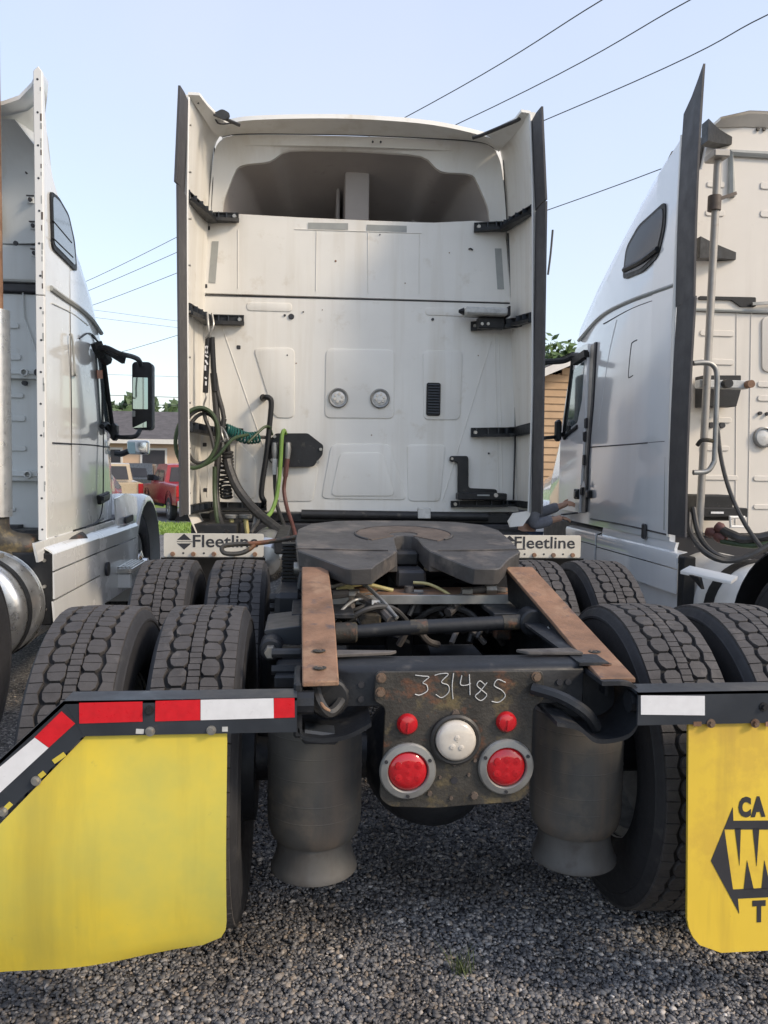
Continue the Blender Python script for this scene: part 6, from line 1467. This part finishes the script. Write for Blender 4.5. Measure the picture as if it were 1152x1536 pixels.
# tall stamped frame, ribs
fr = MB().tube([(2.523, 2.730, 3.415), (2.506, 2.730, 3.714), (3.019, 2.730, 3.714)], .028, 6).build('frame_bead', 'tape_grey', G, smooth=30)
for a, c in (((2.345, 2.737, 3.690), (2.462, 2.737, 3.696)), ((2.343, 2.737, 3.495), (2.475, 2.737, 3.501)), ((2.341, 2.737, 3.299), (2.483, 2.737, 3.306)), ((2.735, 2.737, 3.500), (3.033, 2.737, 3.515)), ((2.744, 2.737, 3.308), (3.042, 2.737, 3.322)),
             ((2.340, 2.748, 2.472), (2.592, 2.748, 2.480)), ((2.348, 2.748, 2.272), (2.596, 2.748, 2.279)), ((2.364, 2.748, 1.864), (2.598, 2.748, 1.869)), ((2.372, 2.748, 1.666), (2.591, 2.748, 1.665)), ((2.380, 2.748, 1.457), (2.665, 2.748, 1.456)),
             ((2.782, 2.748, 2.123), (3.105, 2.748, 2.131)), ((2.787, 2.748, 2.024), (3.110, 2.748, 2.032)), ((2.781, 2.748, 1.453), (3.137, 2.748, 1.457)), ((2.790, 2.748, 1.251), (3.147, 2.748, 1.250))):
    rib(a, c, 'right_back', G, .007, .035)
MB().prism(round_poly([(2.791, 2.748, 2.603), (3.083, 2.748, 2.613), (3.102, 2.748, 2.212), (2.809, 2.748, 2.214)], .05), (0,-.012,0)).build('stamped_field', 'right_back', G, bevel=.006, seg=2)
for P in ([(2.601, 2.748, 2.737), (2.660, 2.748, 1.106)], [(2.712, 2.748, 2.717), (2.756, 2.748, 1.107)]): MB().tube(P, .004, 5).build('stamped_crease', 'right_back', G)
lp = MB().lathe([(.075,.01),(.075,-.02),(.064,-.026),(.058,-.012)], (2.839, 2.740, 1.750), 'Y', 26).build('work_lamp', 'grey_steel', G)
q = (2.839, 2.740, 1.750); MB().lathe([(.058,-.008),(.03,-.018),(.001,-.02)], q, 'Y', 22).build('lens', 'lamp_lens', lp)
for p in ((2.448, 2.745, 1.828), (2.528, 2.745, 1.829)): MB().disc(.022, .02, 0, -.012, p, 'Y', 14).build('plug', 'ink', G)
for p in ((2.805, 2.745, 1.920), (2.860, 2.745, 1.917)): MB().disc(.014, .012, 0, -.02, p, 'Y', 10).build('latch_pin', 'ink', G)
# curved black struts from the fairing
def hook_strut(a, c, e, h):
    P = spline([a, c, e], 6)
    MB().shell([[p+Vector((0,0,h*(1-i/(len(P)-1))*.9+.03)) for i, p in enumerate(P)], [p-Vector((0,0,.02)) for p in P]], (0,.09,0)).build('fairing_strut', 'black_plastic', G, smooth=50)
hook_strut((2.193, 2.450, 3.694), (2.346, 2.600, 3.744), (2.507, 2.720, 3.792), .10)
hook_strut((2.168, 2.450, 2.934), (2.349, 2.600, 2.980), (2.569, 2.720, 3.006), .10)
MB().prism(round_poly([(2.311, 2.720, 2.725), (2.729, 2.720, 2.731), (2.732, 2.720, 2.666), (2.623, 2.720, 2.662), (2.552, 2.720, 2.706), (2.312, 2.720, 2.702)], .01), (0,.03,0)).build('fairing_strut', 'black_plastic', G)
MB().bar((2.690, 2.700, 2.679), (2.922, 2.700, 2.701), .02, .02).build('release_rod', 'grey_steel', G)
# grey hose stand pole, with bracket, cap and clamp
pt, pb = (2.215, 2.350, 3.520), (2.169, 2.350, 1.089)
pole = MB().tube([(pb[0]+.01,2.35,1.0),(pb[0]+.02,2.35,1.6),(pt[0]+.0,2.35,pt[2])], .025, 14).build('hose_stand_pole', 'pole_paint', G, smooth=60)
MB().bx(pt[0]-.06, pt[0]+.045, 2.28, 2.42, pt[2]-.01, pt[2]+.035).build('pole_cap', 'pole_paint', pole, bevel=.006)
MB().tube([(2.202, 2.350, 3.283), (2.201, 2.350, 3.190)], .042, 12).build('pole_clamp', 'worn_grease', pole)
MB().bar((2.201, 2.330, 3.251), (2.335, 2.330, 3.300), .02, .02).build('clamp_arm', 'worn_grease', pole)
a, c = (2.166, 2.420, 2.107), (2.509, 2.420, 2.053)
bb = MB().bx(a[0], c[0], 2.38, 2.46, c[2], a[2]).build('pole_bracket', 'sleeve_white', G, bevel=.006)
MB().disc(.03, .03, -.0, -.05, (c[0]-.17, 2.38, (a[2]+c[2])/2), 'Y', 12).build('bracket_bolt', 'black_metal', bb)
MB().disc(.026, .026, -.0, -.05, (c[0]-.015, 2.38, (a[2]+c[2])/2), 'Y', 12).build('bracket_bolt', 'rust', bb)
MB().prism([(2.300, 2.600, 2.161), (2.575, 2.600, 2.168), (2.579, 2.600, 2.067), (2.550, 2.600, 1.952), (2.308, 2.600, 1.946)], (0,.12,0)).build('bracket_base', 'black_metal', bb, bevel=.004)
# chrome grab bar
MB().tube(spline([(2.023, 2.200, 2.185), (2.093, 2.200, 2.191), (2.147, 2.200, 2.180), (2.181, 2.200, 2.126), (2.187, 2.200, 1.957), (2.188, 2.200, 1.617), (2.181, 2.200, 1.553), (2.139, 2.200, 1.501), (2.049, 2.200, 1.492)], 5), .0165, 12).build('grab_bar', 'grey_steel', G, smooth=60)
MB().tube(spline([(2.095, 2.250, 1.668), (2.114, 2.220, 1.702), (2.194, 2.200, 1.694)], 4), .014, 8).build('grab_bar_stay', 'rust_plate', G)
# black boxes, hoses and cables low on the wall
a, c = (2.240, 2.500, 1.246), (2.559, 2.500, 1.194)
nb = MB().bx(a[0], c[0]-.06, 2.5, 2.7, c[2]-.03, (2.552, 2.500, 1.340)[2]).build('battery_box', 'black_metal', G, bevel=.01)
MB().bx(a[0], c[0], 2.42, 2.6, c[2]-.0, a[2]+.01).build('box_lid', 'black_metal', nb, bevel=.006)
MB().obox((2.338, 2.415, 1.224), (.09,.003,.014)).build('sticker', 'white_tape', nb)
cb = MB().tube([(2.421, 2.400, 1.195), (2.520, 2.400, 1.195), (2.523, 2.400, 1.132), (2.428, 2.400, 1.132)], .012, 8, closed=True).build('tow_clip', 'white_paint', G)
MB().bx(2.05, 4.4, 2.55, 2.8, .85, 1.055).build('cab_mount', 'ink', G, bevel=.02)
ha = [([(2.307, 2.400, 1.799), (2.317, 2.350, 1.577), (2.334, 2.250, 1.360), (2.365, 2.100, 1.155), (2.429, 1.900, 0.946)], .014, 'hose_black'),
      ([(2.109, 2.300, 1.260), (2.100, 2.200, 1.102), (2.087, 2.000, 1.003), (2.199, 1.950, 0.968), (2.319, 1.900, 1.007), (2.551, 1.900, 1.130)], .018, 'hose_black'),
      ([(2.083, 2.300, 1.225), (2.046, 2.200, 1.102), (2.026, 1.950, 1.000), (2.150, 1.900, 0.961), (2.310, 1.850, 1.028), (2.516, 1.850, 1.175)], .018, 'hose_black'),
      ([(2.289, 2.300, 1.130), (2.326, 2.200, 1.095), (2.391, 2.100, 1.074), (2.615, 2.000, 1.143)], .030, 'hose_black'),
      ([(2.283, 2.250, 1.046), (2.355, 2.150, 1.035), (2.430, 2.050, 1.041), (2.617, 2.000, 1.097)], .018, 'hose_green')]
for pts, r, m in ha: hose(pts, r, m, parent=G)
for p, e in (((2.274, 2.300, 1.147), (2.304, 2.260, 1.115)), ((2.273, 2.300, 1.077), (2.305, 2.240, 1.056)), ((2.234, 2.350, 1.099), (2.272, 2.300, 1.094))):
    MB().tube([p, lerp(p,e,.5), e], [.03,.036,.024], 10).build('gladhand', 'hose_red', G)
# bright quarter fender, step and tyre under it
FY, FZ = 1.05, .53
rows = []
for k in range(15):
    a = R_(-18+k*9); r = .60
    rows.append([(x, FY+r*math.cos(a), FZ+r*math.sin(a)) for x in (2.02, 2.10, 2.35, 2.62)])
MB().shell(rows, (0,0,-.01)).build('quarter_fender', 'black_plastic', G, smooth=60)
tkr = MB().lathe([(.27,1.70),(.29,1.69),(.305,1.71),(.31,1.8),(.31,3.2),(.001,3.22)], (2.36,0,.64), 'Y', 40).build('fuel_tank', 'white_paint', G, smooth=50)
MB().lathe([(.001,1.78),(.2,1.775),(.262,1.76),(.285,1.72)], (2.36,0,.64), 'Y', 40).build('tank_end', 'black_plastic', tkr, smooth=60)
MB().lathe([(.311,1.90),(.319,1.90),(.319,2.0),(.311,2.0)], (2.36,0,.64), 'Y', 40).build('tank_strap', 'black_plastic', tkr)
stp = MB().prism([(1.885, 2.000, 0.887), (1.989, 1.600, 0.879), (2.032, 1.600, 0.910), (1.948, 2.000, 0.920)], (0,0,-.022)).build('step', 'white_paint', G, bevel=.003)
MB().prism([(1.865, 1.850, 0.882), (1.902, 1.800, 0.873), (1.922, 1.800, 0.802)], (.02,.0,0)).build('step_gusset', 'black_metal', stp)
for y in (1.05, -.27):
    for x in (2.19, 2.53, 4.01, 4.35): tyre(G, x, y, .515, flip=x < 3.27, seed=y*2+x)
for x in (2.17, 4.37): tyre(G, x, 6.2, .515, flip=x < 3.27, seed=x)
rows = []
for k in range(13):
    a = R_(-10+k*200/12); rows.append([(x, 6.2+.62*math.cos(a), .53+.62*math.sin(a)) for x in (2.04, 2.07, 2.4)])
MB().shell(rows, (0,0,-.012)).build('front_fender', 'flank_paint', G, smooth=50)
for s in (-1, 1): MB().bx(3.27+s*.425-.005, 3.27+s*.425+.005, -.9, 6, .70, .965).build('frame_rail', 'frame_metal', G)

# ================================================================ person between the centre and right trucks, reaching for the door
def skin_mesh(chains, sub=2):
    """chains: list of [(x,y,z,r), ...]; chains share points by equal coordinates; returns evaluated mesh"""
    V = []; idx = {}; E = []
    for ch in chains:
        prev = None
        for x, y, z, r in ch:
            k = (round(x,4), round(y,4), round(z,4))
            if k not in idx: idx[k] = len(V); V.append((x, y, z, r))
            if prev is not None and prev != idx[k]: E.append((prev, idx[k]))
            prev = idx[k]
    me = bpy.data.meshes.new('tmp'); me.from_pydata([v[:3] for v in V], E, [])
    o = bpy.data.objects.new('tmp', me); COL.objects.link(o)
    sk = o.modifiers.new('skin', 'SKIN'); sk.use_smooth_shade = True; sk.branch_smoothing = .4
    ss = o.modifiers.new('sub', 'SUBSURF'); ss.levels = ss.render_levels = sub
    for i, v in enumerate(V):
        me.skin_vertices[0].data[i].use_root = (i == 0)
    for i, v in enumerate(V):
        r = v[3]; me.skin_vertices[0].data[i].radius = r if isinstance(r, tuple) else (r, r)
    dg = bpy.context.evaluated_depsgraph_get()
    m2 = bpy.data.meshes.new_from_object(o.evaluated_get(dg))
    bpy.data.objects.remove(o); bpy.data.meshes.remove(me)
    return m2
def link_meshes(name, meshes, m, parent):
    bm = bmesh.new()
    for x in meshes: bm.from_mesh(x)
    me = bpy.data.meshes.new(name); bm.to_mesh(me); bm.free()
    me.materials.clear(); me.materials.append(M[m]); me.polygons.foreach_set('use_smooth', [True]*len(me.polygons))
    o = bpy.data.objects.new(name, me); COL.objects.link(o); attach(o, parent); return o
def make_person():
    px, py = 1.42, 3.90
    t = thing('person', 'person in grey long sleeves reaching both hands to the right truck door', 'person', (px, py, 0))
    pel = (px, py, .95, .115)
    sp = [pel, (px-.01,py,1.10,.125), (px,py,1.28,.135), (px+.005,py,1.42,.10), (px+.01,py,1.50,.055), (px+.03,py,1.57,.055)]
    RW, RK = Vector((1.648,3.75,1.082)), Vector((1.734,3.77,1.093))
    LW, LK = Vector((1.765,3.95,1.185)), Vector((1.83,3.95,1.207))
    armR = [sp[3], (px+.02,py-.17,1.41,.062), (px+.04,py-.24,1.24,.048), (1.44,3.70,1.04,.042), (1.55,3.725,1.058,.037), (RW.x,RW.y,RW.z,.028), (RK.x-.02,RK.y,RK.z,(.018,.036))]
    armL = [sp[3], (px+.02,py+.17,1.41,.062), (px+.04,py+.24,1.26,.048), (1.53,4.06,1.09,.042), (1.65,4.0,1.14,.036), (LW.x,LW.y,LW.z,.028), (LK.x,LK.y,LK.z,(.018,.034))]
    legs = [[pel, (px,py+s*.10,.88,.095), (px+.01,py+s*.11,.50,.062), (px-.01,py+s*.12,.10,.042), (px+.10,py+s*.13,.05,.038), (px+.18,py+s*.13,.045,.03)] for s in (-1, 1)]
    parts = [skin_mesh([sp, armR, armL]+legs)]
    # fingers: four unequal, curled, plus thumb from the side of the palm
    def fingers(K, W, up, spread, L0):
        d = (K-W).normalized(); side = d.cross(up).normalized()
        for i, (o, l) in enumerate(((-.030,.070), (-.010,.080), (.010,.075), (.030,.058))):
            b = K+side*o-d*.015; c1, c2, c3 = b+d*l*.45-up*.004, b+d*l*.78-up*.018, b+d*l*.98-up*.036
            parts.append(skin_mesh([[(b.x,b.y,b.z,.0095),(c1.x,c1.y,c1.z,.009),(c2.x,c2.y,c2.z,.008),(c3.x,c3.y,c3.z,.0065)]], 1))
        b = W+d*.03-side*.025; c1 = b+d*.03-side*.022+up*.004; c2 = c1+d*.032-side*.006
        parts.append(skin_mesh([[(b.x,b.y,b.z,.012),(c1.x,c1.y,c1.z,.0105),(c2.x,c2.y,c2.z,.008)]], 1))
    fingers(RK, RW, Vector((-.1,-.25,1)).normalized(), 1, 0)
    fingers(LK, LW, Vector((-.3,-.5,1)).normalized(), 1, 0)
    # head: skull, jaw, nose, ears
    b = MB(); rows = []
    for i in range(13):
        th = math.pi*i/12; row = []
        for k in range(20):
            ph = 2*math.pi*k/20
            x, y, z = math.sin(th)*math.cos(ph), math.sin(th)*math.sin(ph), math.cos(th)
            f = 1+.10*max(0, x)*max(0, -z)
            nose = .022*math.exp(-((y)/.14)**2-((z+.12)/.2)**2) if x > 0 else 0
            row.append((px+.05+x*.098*f+nose, py+y*.076*(1-.18*max(0,-z)), 1.66+z*.118))
        rows.append(row)
    b.grid(rows, closed=True)
    for s in (-1, 1): b.lathe([(.001,-.012),(.016,-.008),(.02,0),(.014,.006),(.001,.008)], (px+.04,py+s*.08,1.655), 'Y', 10)
    hd = b.build('tmp', 'skin', None); parts.append(hd.data); bpy.data.objects.remove(hd)
    link_meshes('body', parts, 'skin', t)
    for s in (-1, 1):
        MB().lathe([(.001,-.011),(.009,-.006),(.011,0),(.009,.006),(.001,.011)], (px+.138,py+s*.031,1.672), 'Z', 10).build('eye', 'sleeve_white', t)
    MB().bar((px+.148,py-.022,1.60), (px+.148,py+.022,1.60), .006, .010).build('mouth', 'hose_red', t)
    b = MB(); rows = []
    for i in range(8):
        th = math.pi*.58*i/7; row = []
        for k in range(20):
            ph = 2*math.pi*k/20; x, y, z = math.sin(th)*math.cos(ph), math.sin(th)*math.sin(ph), math.cos(th)
            if x > .35 and z < .55: z = .55+.1*z
            row.append((px+.046+x*.106, py+y*.085, 1.665+z*.126))
        rows.append(row)
    b.grid(rows, closed=True); b.build('hair', 'hair', t)
    k = 1.16
    def fat(ch, a=.012): return [(x,y,z,(r+a) if not isinstance(r, tuple) else r) for x, y, z, r in ch]
    m = skin_mesh([fat([(px,py,.90,.125)]+sp[1:4], .014), fat(armR[:5]+[(RW.x-.015,RW.y,RW.z,.032)]), fat(armL[:5]+[(LW.x-.012,LW.y,LW.z,.032)])])
    link_meshes('sweatshirt', [m], 'grey_knit', t)
    m = skin_mesh([fat([pel])+fat(legs[0][1:4], .016), fat([pel])+fat(legs[1][1:4], .016)])
    link_meshes('trousers', [m], 'denim', t)
    for s in (-1, 1):
        MB().prism(round_poly([(px-.08,py+s*.125-.05,0.0),(px+.22,py+s*.125-.05,0.0),(px+.22,py+s*.125-.05,.05),(px+.07,py+s*.125-.05,.10),(px-.08,py+s*.125-.05,.10)], .03), (0,.10,0)).build('shoe', 'shoe', t, bevel=.015, seg=2)
    return t
make_person()
# phone in the nearer hand
ph = MB().obox((1.79,3.80,1.128), (.13,.07,.010), Matrix.Rotation(R_(-8), 3, 'Y')).build('phone', 'black_plastic', None, bevel=.003)
tag(ph, 'dark phone lying in the nearer open hand by the truck door', 'phone')
